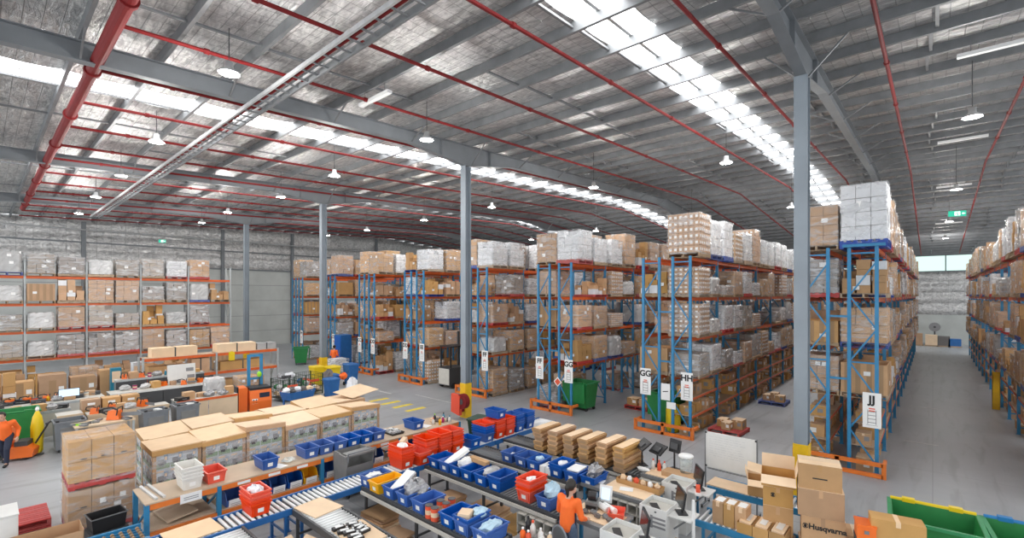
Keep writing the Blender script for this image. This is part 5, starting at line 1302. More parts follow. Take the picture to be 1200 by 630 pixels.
for i, (x, y) in enumerate(((-.25,10.6),(.1,10.7),(.3,10.6))): crumple('film_scrap','clear',x,y,.78,.22,f'clear plastic film inside the yellow-hinged bin, {ORD[i+1]} from the left','scrap',(1.1,1,.4),110+i)
for i in range(2): crumple('film_filling','film_white',-.1+.3*i,10.8,.55,.3,f'white film filling low in the yellow-hinged bin, {["left","right"][i]} lump','scrap',(1,1,.6),120+i)
# ------------------------------------------------------------------ people
def solid(name, mtl, caps, parent, vox=.011, smooth=4, balls=()):
    """limbs as tapered capsules fused to one continuous surface"""
    mb = MB()
    for a, b, ra, rb in caps:
        a, b = Vector(a), Vector(b); mb.cyl(a, b, ra, 12, rb); mb.ball(a, ra, 12); mb.ball(b, rb, 12)
    for c, r, sq in balls: mb.ball(c, r, 16, sq)
    o = link(name, mb.mesh(name, mtl), None)
    m = o.modifiers.new('r','REMESH'); m.mode = 'VOXEL'; m.voxel_size = vox
    s = o.modifiers.new('s','SMOOTH'); s.factor = .5; s.iterations = smooth
    me = bpy.data.meshes.new_from_object(o.evaluated_get(bpy.context.evaluated_depsgraph_get())); me.name = name
    old = o.data; o.modifiers.clear(); o.data = me
    me.materials.clear(); me.materials.append(M[mtl])
    me.polygons.foreach_set('use_smooth', [True]*len(me.polygons))
    o.parent = parent; return o
def hand(wrist, d, side, s=1.0):
    """capsules of a relaxed hand; d is the pointing direction, side the thumb side"""
    w, d, t = Vector(wrist), Vector(d).normalized(), Vector(side).normalized(); n = d.cross(t)
    out = [(w, w+d*.05*s, .024*s, .030*s)]
    for i, (o_, l) in enumerate(((.030,.070),(.010,.080),(-.010,.075),(-.028,.060))):
        a = w+d*.07*s+t*o_*s; b = a+d*l*.55*s+n*.012*s; c = b+d*l*.40*s+n*.028*s
        out += [(w+d*.03*s+t*o_*.8*s, a, .014*s, .010*s), (a, b, .0095*s, .009*s), (b, c, .009*s, .0075*s)]
    a = w+d*.025*s+t*.03*s; b = a+d*.035*s+t*.03*s; c = b+d*.03*s+t*.008*s
    return out + [(a, b, .012*s, .011*s), (b, c, .011*s, .009*s)]
def person(label, loc, rz, J, shirt, trousers, hairkind, extra=None, head_tilt=0):
    o = thing('person', label, 'person', loc, rz)
    body = []; H_ = J['head']; nk = J['neck']
    body += [(nk, Vector(nk)+(Vector(H_)-Vector(nk))*.5, .055, .05)]
    body += [(J['pelvis'], J['chest'], .12, .13), (J['chest'], nk, .12, .06)]
    for s in 'lr':
        sh, el, wr, hp, kn, an, toe = (J[k+s] for k in ('sh','el','wr','hp','kn','an','to'))
        body += [(J['chest'], sh, .09, .06), (sh, el, .05, .042), (el, wr, .04, .027)]
        body += hand(wr, Vector(wr)-Vector(el), J['th'+s])
        body += [(hp, kn, .078, .055), (kn, an, .05, .036), (an, toe, .036, .03)]
    f = Vector(J['face']).normalized(); rgt = f.cross(Vector((0,0,1))).normalized(); h = Vector(H_)
    balls = [(h+Vector((0,0,.015)), .098, (.84,.95,1.12)), (h+f*.03-Vector((0,0,.06)), .065, (.9,.95,1.0)),
             (h+f*.098-Vector((0,0,.02)), .016, (1,1,1.3)), (h+rgt*.082-Vector((0,0,.012)), .022, (.6,.9,1.3)), (h-rgt*.082-Vector((0,0,.012)), .022, (.6,.9,1.3))]
    solid('body','skin',body,o,.0085,3,balls)
    fm = MB()
    for s in (-1,1): fm.ball(h+f*.085+rgt*(s*.032)+Vector((0,0,.012)), .0105, 8)
    fm.obj('eyes','ink',o); fm = MB(); fm.bar(h+f*.092+rgt*.02-Vector((0,0,.062)), h+f*.092-rgt*.02-Vector((0,0,.062)), .01, .007); fm.obj('mouth','ink_red',o)
    top = [(Vector(J['pelvis'])-Vector((0,0,.03)), J['chest'], .155, .150), (J['chest'], Vector(nk)-Vector((0,0,.04)), .145, .075)]
    for s in 'lr':
        sh, el, wr = (Vector(J[k+s]) for k in ('sh','el','wr')); e2 = wr+(el-wr)*.12
        top += [(J['chest'], sh, .11, .075), (sh, el, .068, .058), (el, e2, .056, .042)]
    solid('shirt',shirt,top,o,.012,4)
    bot = [(J['pelvis'], Vector(J['pelvis'])+Vector((0,0,.06)), .145, .14)]
    for s in 'lr':
        hp, kn, an = (Vector(J[k+s]) for k in ('hp','kn','an')); bot += [(hp, kn, .098, .072), (kn, an+(kn-an)*.08, .068, .056)]
    solid('trousers',trousers,bot,o,.012,4)
    for s in 'lr':
        an, toe = Vector(J['an'+s]), Vector(J['to'+s]); solid('shoe','ink',[(an-Vector((0,0,.03)), toe, .047, .040),(an, an+Vector((0,0,.03)),.046,.046)],o,.01,3)
    hb = [(h+Vector((0,0,.03))-f*.018, .108, (.88,.96,1.05))]; hc = []
    if hairkind == 'pony': hc = [(h-f*.09+Vector((0,0,.05)), h-f*.12-Vector((0,0,.03)), .04, .045), (h-f*.12-Vector((0,0,.03)), h-f*.10-Vector((0,0,.22)), .045, .018)]
    hr = solid('hair','hair',hc,o,.01,2,hb)
    # open the hair over the face
    me = hr.data; import bmesh
    bm = bmesh.new(); bm.from_mesh(me)
    kill = [v for v in bm.verts if (v.co-h).dot(f) > .035 and v.co.z < h.z+.075]; bmesh.ops.delete(bm, geom=kill, context='VERTS'); bm.to_mesh(me); bm.free()
    if extra: extra(o)
    return o
# worker at the packing bench, seen from behind, facing +y
J = dict(head=(0.02,.07,1.535), neck=(0,.03,1.38), chest=(0,0,1.2), pelvis=(0,-.02,.92), face=(.25,1,-.35),
         shl=(-.18,.02,1.31), ell=(-.25,.06,1.04), wrl=(-.17,.27,.95), shr=(.18,.02,1.31), elr=(.25,.04,1.04), wrr=(.2,.26,.93),
         thl=(1,0,.3), thr=(-1,0,.3), hpl=(-.09,-.02,.88), knl=(-.10,.03,.48), anl=(-.11,-.02,.08), tol=(-.12,.13,.042),
         hpr=(.09,-.02,.88), knr=(.10,.04,.48), anr=(.11,-.01,.08), tor=(.13,.14,.042))
def trim1(o):
    mb = MB(); mb.bar((.164,-.02,1.12),(.172,-.03,.86),.03,.012); mb.obj('side_stripe','navy',o)
wp = at(672,558.5,1.66)
wp = (-4.92, 7.08, 0)
person('worker in an orange long-sleeved shirt with a dark ponytail, standing at the packing bench', wp, 0, J, 'hivis', 'jeans', 'pony', trim1)
# worker pulling a pallet truck at the left frame edge, striding
J2 = dict(head=(.02,.20,1.46), neck=(0,.12,1.32), chest=(0,.08,1.14), pelvis=(0,-.02,.88), face=(0,1,-.25),
          shl=(-.19,.08,1.26), ell=(-.26,-.08,1.02), wrl=(-.27,.04,.80), shr=(.19,.10,1.26), elr=(.25,-.06,1.0), wrr=(.22,-.22,.86),
          thl=(1,.4,0), thr=(-1,.4,0), hpl=(-.09,-.02,.86), knl=(-.10,.22,.50), anl=(-.10,.24,.09), tol=(-.10,.40,.045),
          hpr=(.09,-.02,.86), knr=(.10,-.04,.46), anr=(.10,-.30,.13), tor=(.10,-.18,.045))
def trim2(o):
    mb = MB(); rr = random.Random(2)
    for i in range(4): mb.box((.12,-.075+.01*i,1.28-.085*i),(.10,.012,.03),0,0,.5)
    mb.obj('printed_stripes','navy',o)
person('stooped worker in a short orange vest striding at the left frame edge', (-20.5,.52,0), -1.9+PI*.0, J2, 'hivis', 'navy', 'short', trim2)
# distant worker beside the blue machine
J3 = dict(head=(0,.05,1.58), neck=(0,.02,1.42), chest=(0,0,1.22), pelvis=(0,0,.92), face=(0,1,-.1),
          shl=(-.18,.02,1.34), ell=(-.24,.02,1.06), wrl=(-.2,.2,.98), shr=(.18,.02,1.34), elr=(.24,.02,1.06), wrr=(.2,.2,.98),
          thl=(1,0,.3), thr=(-1,0,.3), hpl=(-.09,0,.88), knl=(-.10,.03,.48), anl=(-.11,0,.08), tol=(-.12,.13,.042),
          hpr=(.09,0,.88), knr=(.10,.03,.48), anr=(.11,0,.08), tor=(.13,.13,.042))
person('distant worker in an orange vest near the front of the BB-CC rack', (-29.6,15.6,0), .6, J3, 'hivis', 'navy', 'short')
# black stool behind the standing worker
o = thing('stool','black stool with a round grey back behind the standing worker','stool',(-4.5,6.5,0),-.3)
MB().lathe((0,0,.62),[(.02,0),(.2,.02),(.21,.05),(.19,.08)],18).obj('seat','black',o,True)
mb = MB().ball((0,-.2,1.02),.2,16,(1,.16,1.05)); mb.obj('backrest','dark',o,smooth=True); mb = MB()
for i in range(20):
    a, b = 2*PI*i/20, 2*PI*(i+1)/20; mb.bar((.2*math.cos(a),-.2,1.02+.21*math.sin(a)),(.2*math.cos(b),-.2,1.02+.21*math.sin(b)),.02,.02)
mb.obj('back_rim','grey_tub',o); MB().bar((0,-.2,.64),(0,-.21,.9),.05,.02).obj('back_post','black',o); MB().cyl((0,0,.1),(0,0,.62),.03,10).obj('column','galv',o)
for i in range(5): MB().bar((0,0,.1),(.26*math.cos(i*1.257),.26*math.sin(i*1.257),.05),.04,.03).obj('foot','black',o)
# low table of bottles before the last totes
o = thing('side_table','low table of bottles at the frame bottom by the nearest tote line','table',(-5.1,6.42,0)); MB().bb(-.42,.3,-.2,.2,.72,.75).obj('top','belt',o)
for u in (-.38,.26):
    for v in (-.16,.16): MB().bb(u-.02,u+.02,v-.02,v+.02,0,.72).obj('leg','galv',o)
for i, (dx,dy,h,b_,c_) in enumerate(((-.32,.12,.30,'black','ink'),(-.18,.08,.28,'t_white','ink_red'),(-.26,-.10,.2,'hivis','paper'),(-.12,-.12,.2,'ink_red','paper'),(.02,.05,.22,'t_white','paper'),(.12,-.05,.22,'t_white','paper'),(.2,.08,.2,'card_light','paper'))):
    bottle(-5.1+dx,6.42+dy,.75,f'bottle on the low table at the frame bottom, {ORD[i+1]} from the left',h,.05,b_,c_,'bottles on the low table')
# ------------------------------------------------------------------ workshop at the left
def panel_bench(x, y0, y1, d, z, label, front='ply', edge='rack_orange', n=2):
    o = thing('panel_bench', label, 'bench', (x,y0,0))
    w = y1-y0
    MB().bb(-d,0,0,w,z-.04,z).obj('worktop','offwhite',o); MB().bb(0,.03,0,w,z-.08,z+.01).obj('edge_beam',edge,o)
    for i in range(n): MB().bb(0,.02,w*i/n+.01,w*(i+1)/n-.01,.05,z-.08).obj('front_panel',front,o)
    for v in (.05,w-.05): MB().bb(-d+.02,-d+.08,v-.03,v+.03,0,z-.04).obj('leg','rack_grey',o)
    return o
panel_bench(-21.3,4.95,7.05,.8,.98,'workshop bench with two pale panels and an orange edge beam')
panel_bench(-21.5,1.7,2.35,.7,1.02,'short bench with a pale panel behind the front grey tub',n=1,edge='ply')
panel_bench(-21.2,2.42,4.7,.6,.98,'workshop bench with a pale panel behind the tool table',n=2,edge='ply')
o = thing('tool_table','low table of garden tools before the pale panelled bench','table',(-20.3,2.72,0))
MB().bb(-.45,.45,-.75,.75,.86,.9).obj('top','ply',o); MB().bb(-.42,.42,-.72,.72,.3,.33).obj('shelf','ply',o)
for u in (-.4,.4):
    for v in (-.7,.7): MB().bb(u-.03,u+.03,v-.03,v+.03,0,.86).obj('leg','rack_grey',o)
def power_tool(x, y, z, rz, label, col='machine', s=1.0):
    o = thing('power_tool', label, 'tool', (x,y,z), rz); o.scale = (s,s,s)
    MB().box((0,0,.1),(.24,.2,.19),top=.8).obj('body',col,o); MB().cyl((-.02,.1,.1),(-.02,.15,.1),.06,12).obj('recoil_cover','black',o)
    MB().tube([(-.12,0,.1),(-.24,0,.16),(-.22,0,.24),(-.06,0,.26),(.04,0,.2)],.018).obj('handle','black',o); MB().bb(.12,.5,-.008,.008,.06,.14).obj('guide_bar','galv',o)
    MB().tube([(.08,-.12,.1),(.10,-.1,.26),(.10,.1,.26),(.08,.12,.1)],.012).obj('front_handle','black',o)
    return o
power_tool(-20.3,3.0,.9,1.0,'orange and black power tool on the low table of garden tools',s=1.5)
power_tool(-21.45,3.95,.98,.4,'orange and black power tool on the bench left of the grey tubs',s=1.2)
for i, (y, c) in enumerate(((2.1,'lime'),(2.3,'t_white'),(2.5,'galv_light'),(3.3,'dark'),(2.2,'carton_dark'),(2.45,'green'),(3.2,'galv'))):
    o = thing('hand_tool', f'hand tool lying on the low table, {ORD[i+1]} of the scatter', 'tool', (-20.1-.1*(i % 3),y,.9), .5+i, 'hand tools on the low table')
    MB().bb(-.2,.05,-.03,.03,0,.05).obj('handle',c,o); MB().bb(.05,.3,-.06,.06,.01,.05).obj('head','galv',o)
# big grey plastic tubs
def tub(x, y, rz, w, d, h, label):
    o = thing('plastic_tub', label, 'tub', (x,y,0), rz, 'grey plastic tubs')
    open_box(MB(),d*.9,w*.9,d,w,h-.1,.02,.1).obj('body','grey_tub',o); rim(MB(),d,w,h,.03,.05).obj('rim','grey_tub',o)
    k = MB(); k.box((d/2-.005,0,h*.62),(.03,w*.62,h*.36)); k.obj('front_panel','cart_grey',o)
    for s in (-1,1): MB().box((d/2-.03,s*w*.4,h+.02),(.06,.08,.07)).obj('latch','black',o)
    for u in (-d*.36,d*.36):
        for v in (-w*.36,w*.36): MB().cyl((u,v-.02,.05),(u,v+.02,.05),.05,8).obj('wheel','black',o)
    return o
tub(-21.0,1.95,.0,.75,.7,.98,'grey plastic tub on wheels beside the yellow draped sheet')
tub(-20.2,4.02,.05,.72,.65,1.06,'grey plastic tub left of its twin before the panelled bench')
tub(-20.4,5.0,.05,.72,.65,1.06,'grey plastic tub right of its twin, next to the pale panels')
for i, (x, y) in enumerate(((-20.2,3.9),(-20.25,4.15),(-20.4,4.9),(-20.45,5.15))): slab('flat_item','paper' if i % 2 else 'dark',x,y,1.02,(.25,.16,.05),f'thin item lying in a grey tub, {ORD[i+1]} from the left','item',.3*i)
# yellow draped sheet on a stand, green bin, orange pallet truck
o = thing('draped_stand','tall yellow sheet draped on a stand beside the front grey tub','stand',(-21.05,1.22,0))
mb = MB(); n = 14; vs = []
for k, (r, z) in enumerate(((.02,1.40),(.05,1.34),(.11,1.2),(.14,.9),(.14,.5),(.13,.15),(.09,.06))):
    for i in range(n): q = 1+.16*math.sin(i*2.7+k); vs.append((r*q*math.cos(2*PI*i/n), 1.0*r*q*math.sin(2*PI*i/n), z))
mb.add(vs,[(k*n+i,(k+1)*n+i,(k+1)*n+(i+1) % n,k*n+(i+1) % n) for k in range(6) for i in range(n)]); mb.obj('sheet','lid_yellow',o,True)
MB().cyl((0,0,0),(0,0,1.42),.02,8).obj('pole','galv',o); MB().cyl((0,0,0),(0,0,.03),.16,12).obj('base','dark',o); MB().ball((0,0,1.43),.05,8,(1,1,1.6)).obj('knob','paper',o)
big = big_bin(-22.6,.75,'large green waste bin behind the striding worker','green',-PI/2)
def pallet_truck(x, y, rz, label, col='machine'):
    o = thing('pallet_truck', label, 'pallet truck', (x,y,0), rz)
    MB().prism([(-.28,.08),(.22,.08),(.26,.3),(.1,.42),(-.28,.42)],'y',-.3,.3).obj('motor_cover',col,o); MB().bb(-.40,-.28,-.28,.28,.1,1.0).obj('mast_panel',col,o)
    MB().bb(-.2,.1,-.24,.24,.42,.56).obj('battery','dark',o)
    for s in (-1,1): MB().bb(-1.5,-.36,s*.2-.08,s*.2+.08,.06,.13).obj('fork','black',o)
    MB().tube([(.2,0,.42),(.45,0,.9),(.5,0,1.02)],.025).obj('tiller','black',o); MB().bar((.5,-.16,1.02),(.5,.16,1.02),.04,.05).obj('handle','black',o)
    for s in (-.2,.2): MB().cyl((.05,s-.04,.08),(.05,s+.04,.08),.08,12).obj('wheel','black',o)
    return o
pallet_truck(-20.9,.98,1.2,'orange electric pallet truck trailing behind the striding worker')
# orange stacker truck in the aisle
o = thing('stacker_truck','orange battery stacker truck parked past the panelled bench','forklift',(-21.9,8.05,0),-.12)
MB().prism([(-.35,.12),(.45,.12),(.5,.5),(.42,.98),(-.35,.98)],'y',-.42,.42).obj('battery_cover','machine',o)
MB().bb(-.30,.42,-.40,.40,.98,1.08).obj('top_cover','black',o); MB().bb(.451,.475,-.05,.34,.55,.85).obj('control_panel','navy',o); MB().bb(.478,.49,-.34,-.12,.42,.62).obj('number_plate','paper',o)
text('11', .2,'ink',o,(.494,-.23,.52),(PI/2,0,PI/2))
MB().bb(-.3,.4,-.40,.40,.06,.12).obj('chassis','black',o)
MB().bb(-.45,.30,-.80,-.47,.1,1.1).obj('side_cover','machine',o); MB().bb(-.5,.25,-.86,-.80,.1,1.15).obj('frame','black',o)
for s in (-.25,.25): MB().bb(-.56,-.46,s-.06,s+.06,.06,2.4).obj('mast','rack_blue',o)
MB().bb(-.55,-.47,-.3,.3,2.3,2.4).obj('crossbar','rack_blue',o); MB().bb(-.55,-.47,-.3,.3,1.3,1.38).obj('crossbar','rack_blue',o)
for s in (-.25,.25): MB().bb(-1.5,-.56,s-.07,s+.07,.06,.12).obj('fork','black',o)
MB().cyl((-.2,.1,1.08),(-.2,.1,1.5),.02,8).obj('post','black',o); MB().ball((-.2,.1,1.55),.1,10,(.6,1,1.3)).obj('beacon','lime',o)
for s in (-.3,.3): MB().cyl((.1,s-.05,.09),(.1,s+.05,.09),.09,12).obj('wheel','black',o)
# second bench line with cartons, screens, whiteboard
panel_bench(-24.9,-1.0,3.4,1.1,.92,'long cluttered grey bench at the left before the west rack','offwhite','rack_grey',3)
panel_bench(-25.4,3.6,7.2,.9,.92,'white-topped bench under the tilted notice board','dark','white',4)
for i in range(3):
    for k in range(2):
        o = box_carton(-22.3,2.62+.55*i,.66+.34*k,(.5,.5,.335),.0,f'yellowish carton in the bench-top block, {["left","middle","right"][i]} {["lower","upper"][k]} one'); MB().bb(.252,.256,-.1,.1,.16,.24).obj('label','paper',o)
o = thing('carton_stand','low stand carrying the block of six yellowish cartons','stand',(-22.3,3.15,0)); MB().bb(-.3,.3,-.85,.85,.61,.655).obj('top','offwhite',o)
for u in (-.25,.25):
    for v in (-.8,.8): MB().bb(u-.03,u+.03,v-.03,v+.03,0,.61).obj('leg','rack_grey',o)
monitor(-25.3,2.35,.92,PI/2+.0,'lit screen on the cluttered bench before the west rack',0,.28,.62,True)
o = thing('notice_board','tilted white notice board standing on the white-topped bench','notice board',(-26.1,6.26,.92))
MB().box((0,0,.45),(.03,1.1,.88),0,0,-.1).obj('panel','white',o)
mb = MB()
for y, z in ((.32,.62),(.36,.3),(-.2,.12)): mb.box((.025-.1*(z-.45),y,z),(.006,.3,.16),0,0,-.1)
mb.obj('pinned_photos','ink_grey',o)
rng = random.Random(19)
cl = [('carton',None)]*0
def clutter(n, xa, xb, ya, yb, z, where, seed):
    rr = random.Random(seed)
    for i in range(n):
        y = ya+(yb-ya)*(i+.5)/n; x = rr.uniform(xa,xb); t = rr.choice(['carton','carton','bottle','case','bag','tin','tool'])
        lab = f'{where}, {ORD[i+1] if i < 20 else "last"} from the left'
        if t == 'carton':
            d = (rr.uniform(.2,.4),rr.uniform(.2,.36),rr.uniform(.14,.34)); box_carton(x,y,z,d,rr.uniform(-.3,.3),'small carton '+lab)
        elif t == 'bottle': bottle(x,y,z,'bottle '+lab,.25,.05,rr.choice(['t_white','t_yellow','teal','black']),rr.choice(['ink_red','ink','paper']))
        elif t == 'case':
            o = thing('tool_case','dark tool case '+lab,'case',(x,y,z),rr.uniform(-.3,.3)); MB().bb(-.15,.15,-.2,.2,0,.13).obj('shell',rr.choice(['dark','blue','black']),o); MB().tube([(.15,-.06,.07),(.2,-.06,.07),(.2,.06,.07),(.15,.06,.07)],.012).obj('handle','galv',o)
        elif t == 'bag': crumple('plastic_bag',rr.choice(['film_white','film_grey','silver_bag']),x,y,z+.1,.16,'crumpled bag '+lab,'bag',(1,1.2,.75),seed*50+i)
        elif t == 'tin': can(x,y,z,'tin '+lab,.18,.08,rr.choice(['ink_red','magenta','galv','t_white']))
        else: power_tool(x,y,z,rr.uniform(0,6),'power tool '+lab)
clutter(13,-25.9,-25.1,-.3,3.3,.92,'on the cluttered bench before the west rack',101)
clutter(9,-26.1,-25.6,4.0,7.1,.92,'on the white-topped bench',102)
clutter(8,-21.9,-21.5,5.05,6.95,.98,'on the bench with two pale panels',103)
clutter(5,-21.6,-21.3,2.5,3.7,.98,'on the bench behind the tool table',104)
# low grey and orange rack in front of the west rack
lr = thing('low_rack','low grey and orange rack of long cartons before the roller door','rack',(-28.6,5.2,0))
for y in (0,3.1,6.2):
    mb = MB()
    for s in (-.45,.45): mb.bb(s-.045,s+.045,y-.04,y+.04,0,2.0)
    mb.bar((-.4,y,.3),(.4,y,1.7),.03,.04); mb.obj('upright_frame','rack_grey',lr)
for a in (0,3.1):
    for z in (1.0,1.95):
        for s in (-.45,.45): MB().bb(s-.025,s+.025,a+.045,a+3.055,z-.13,z).obj('beam','rack_orange',lr)
        MB().bb(-.42,.42,a+.05,a+3.05,z+.001,z+.02).obj('deck','mdf',lr)
def long_pack(x,y,z,d,m,label,rz=0):
    o = thing('long_carton',label,'carton',(x,y,z),rz); MB().box((0,0,d[2]/2),d).obj('body',m,o); MB().box((0,0,d[2]*.5),(d[0]+.01,.06,d[2]+.008)).obj('strap','dark',o); return o
long_pack(-28.6,6.5,1.97,(.8,1.9,.45),'card_light','pale wrapped bundle on the low rack, left one')
long_pack(-28.6,9.3,1.97,(.8,1.9,.45),'card_light','pale wrapped bundle on the low rack, right one')
long_pack(-28.6,10.85,1.97,(.7,1.0,.35),'film_grey','grey wrapped bundle at the right end of the low rack')
long_pack(-28.6,6.2,1.02,(.75,1.5,.5),'card','long brown carton on the middle deck of the low rack, left one')
long_pack(-28.6,9.6,1.02,(.75,2.2,.45),'card','long brown carton on the middle deck of the low rack, right one')
long_pack(-28.6,7.6,1.02,(.75,.8,.75),'card','square brown carton on the middle deck of the low rack')
long_pack(-28.6,6.6,.0,(.75,2.2,.5),'carton_dark','dark carton on the floor under the low rack, left one')
long_pack(-28.6,9.6,.0,(.75,2.2,.5),'card','brown carton on the floor under the low rack, right one')
o = tag(MB().bb(-.02,.06,-.14,.14,-.42,.02).obj('bag','lid_yellow'),'yellow bag hung on the front beam of the low rack','bag'); o.location = (-28.11,9.0,1.95)
MB().bb(.0,.03,-.06,.06,.02,.06).obj('strap','lid_yellow',o)
# shelf of long goods: white lengths in the west rack are loads; floor pallets by the workshop
def floor_load(kind, x, y, key, label, sc_=(1,1,1), rz=0):
    rr = random.Random(key); name, adj, cat = KINDS[kind]
    o = place(rr.choice(LOADS[kind])[0], name, label, cat, (x,y,0), rz); o.scale = sc_; return o
floor_load('mixed',-27.2,.4,1,'stack of mixed cartons on the floor before the west rack at far left',(1,1.1,1.6))
floor_load('mixed',-27.1,-.8,2,'second stack of mixed cartons at the left frame edge before the west rack',(1,1.1,1.5))
floor_load('brown',-24.0,8.3,3,'pallet of boxed goods behind the orange stacker truck',(.8,.8,1.1))
floor_load('grey',-24.4,7.1,4,'grey wrapped pallet left of the orange stacker truck',(.8,.7,1.1))
# wire stillages
def stillage(x, y, label, seed):
    o = thing('wire_stillage', label, 'cage', (x,y,0), .1)
    for u in (-.55,.55):
        for v in (-.45,.45): MB().bb(u-.025,u+.025,v-.025,v+.025,0,1.05).obj('post','green_dark',o)
    mb = MB()
    for z in (.15,.4,.65,.85,1.03):
        for s in (-1,1): mb.bar((-.55,s*.45,z),(.55,s*.45,z),.014,.014); mb.bar((s*.55,-.45,z),(s*.55,.45,z),.014,.014)
    for i in range(9):
        u, v = -.55+1.1*i/8, -.45+.9*i/8
        for s in (-1,1): mb.bar((u,s*.45,.15),(u,s*.45,1.03),.01,.01); mb.bar((s*.55,v,.15),(s*.55,v,1.03),.01,.01)
    mb.obj('mesh_panels','green_dark',o); MB().bb(-.54,.54,-.44,.44,.12,.15).obj('floor_plate','dark',o)
    rr = random.Random(seed)
    for i in range(18):
        c = (-.42+.28*(i % 4),-.28+.28*((i//4) % 3),.30+.32*(i//12)+rr.uniform(-.02,.02)); s = .12
        crumple('scrap_bundle',rr.choice(['paper','film_white','blue','ink_red','carton_dark','card_light','green']),x+c[0],y+c[1],c[2],s,f'scrap bundle inside the {label.split(" ")[0]} wire cage, {ORD[i+1]} laid','scrap',(1,1,.9),seed*30+i)
    mb = MB(); mb.box((.565,0,.72),(.006,.5,.12)); mb.obj('panel','ink_red',o)
stillage(-23.2,9.8,'nearer green wire cage of scrap beside the yellow bins',5)
stillage(-23.9,11.2,'farther green wire cage of scrap beside the yellow bins',6)
clutter(4,-23.3,-23.0,9.5,10.1,1.06,'lying on the nearer wire cage',107)
# yellow and blue wheelie bins, blue drum and machine
wheelie(-25.35,12.35,PI/2,'yellow wheelie bin by the second column, left one','lid_yellow','lid_yellow',.58,.65,1.12)
wheelie(-24.7,12.95,PI/2,'yellow wheelie bin by the second column, right one','lid_yellow','lid_yellow',.58,.65,1.12)
wheelie(-24.3,13.8,PI/2,'blue wheelie bin behind the yellow pair','blue','blue',.6,.7,1.2)
wheelie(-21.5,11.2,PI/2,'blue wheelie bin standing nearest the yellow floor dashes','blue','blue',.55,.6,1.05)
wheelie(-22.2,11.6,PI/2,'blue wheelie bin with a dark coat hung over it','blue','blue',.55,.6,1.1)
crumple('coat','carton_dark',-21.95,11.25,1.0,.3,'dark coat hung over a blue wheelie bin','coat',(.5,.9,1.3),131)
crumple('plastic_bag','film_white',-21.0,12.0,.55,.32,'white plastic sack leaning beside the blue bin','bag',(.8,.9,1.4),132)
crumple('vest','hivis',-21.35,11.75,1.1,.2,'orange vest thrown over the blue bin nearest the dashes','vest',(.8,1,.8),133)
o = thing('bin_tray','blue tilted steel tray full of scrap before the wire cages','tray',(-20.6,9.2,0),.25)
open_box(MB(),.6,1.1,.7,1.3,.35,.015,.55).obj('tray','blue',o)
for u in (-.25,.25):
    for v in (-.5,.5): MB().bb(u-.03,u+.03,v-.03,v+.03,0,.56).obj('leg','blue',o)
for i in range(5): crumple('scrap_bundle',['paper','carton_dark','film_white','carton_dark','card_light'][i],-20.6+.05*i-.1,8.75+.22*i,.92,.17,f'scrap bundle in the blue steel tray, {ORD[i+1]} from the left','scrap',(1,1,.8),140+i)
o = thing('machine_cabinet','tall blue machine cabinet standing behind the second column','cabinet',(-30.4,16.7,0))
MB().bb(-.5,.4,-.4,.4,.05,2.3).obj('body','blue',o); MB().bb(-.46,.36,-.42,-.4,.15,2.2).obj('door','t_blue',o); MB().bb(.25,.3,-.45,-.42,1.0,1.3).obj('handle','galv',o)
floor_load('white',-28.3,15.2,9,'white sack-wrapped pallet before the BB-CC and CC-DD racks',(.9,.9,.9))
wb = big_bin(-34.5,15.6,'large green bin standing before the BB aisle','green',-.4)
MB().bb(-.3,.3,-.52,-.50,.45,.9).obj('notice','card_light',wb)
bb2 = big_bin(-11.6,16.25+1.4,'green waste bin under the front bay of the GG side rack','green',PI)
bb3 = big_bin(-7.75,17.9,'green waste bin under the front bay of the GG-HH rack','green',PI)
o = thing('yellow_drum','yellow plastic drum beside the green bin in the GG-HH rack front','drum',(-7.15+.0,17.0,0)); MB().lathe((0,0,0),[(.2,0),(.26,.1),(.26,.8),(.2,.95)],16).obj('body','lid_yellow',o,True); MB().cyl((0,0,.95),(0,0,.98),.21,16).obj('lid','lid_yellow',o)
# counterbalance order picker between the rows
o = thing('order_picker','dark order picker truck standing at the EE aisle mouth','forklift',(-19.7,17.4,0),0)
MB().bb(-.5,.4,-.7,.5,.15,1.1).obj('chassis','dark',o); MB().bb(-.48,.38,-.72,-.7,.2,1.05).obj('counterweight','offwhite',o)
for s in (-.3,.3): MB().bb(s-.05,s+.05,.5,.62,.05,3.0).obj('mast','dark',o)
for u in (-.45,.35): MB().bb(u-.03,u+.03,-.6,-.54,1.1,2.2).obj('guard_post','black',o)
MB().bb(-.5,.4,-.62,.55,2.2,2.26).obj('overhead_guard','black',o)
for u in (-.52,.42):
    for v in (-.45,.3): MB().cyl((u-.06,v,.16),(u+.06,v,.16),.16,12).obj('wheel','black',o)
# free pallets along the aisles
def low_pallet(x, y, label, seed, m='red_wood'):
    rr = random.Random(seed); o = thing('pallet', label, 'pallet', (x,y,0), rr.uniform(-.1,.1)); pallet_mb(1.1,1.1).obj('deck',m,o)
    for i in range(3): carton(rr,(x-.25+.27*i,y+rr.uniform(-.2,.2),.15),f'{["left","middle","right"][i]} brown carton standing on the {label}'.replace('with cartons ',''),maxh=.4)
low_pallet(-9.7,19.6,'red pallet with cartons in the GG aisle',7)
low_pallet(-5.6,18.3,'red pallet with cartons at the front of the HH aisle',8)
low_pallet(-5.5,24.5,'red pallet with cartons deeper in the HH aisle',9,'blue_wood')
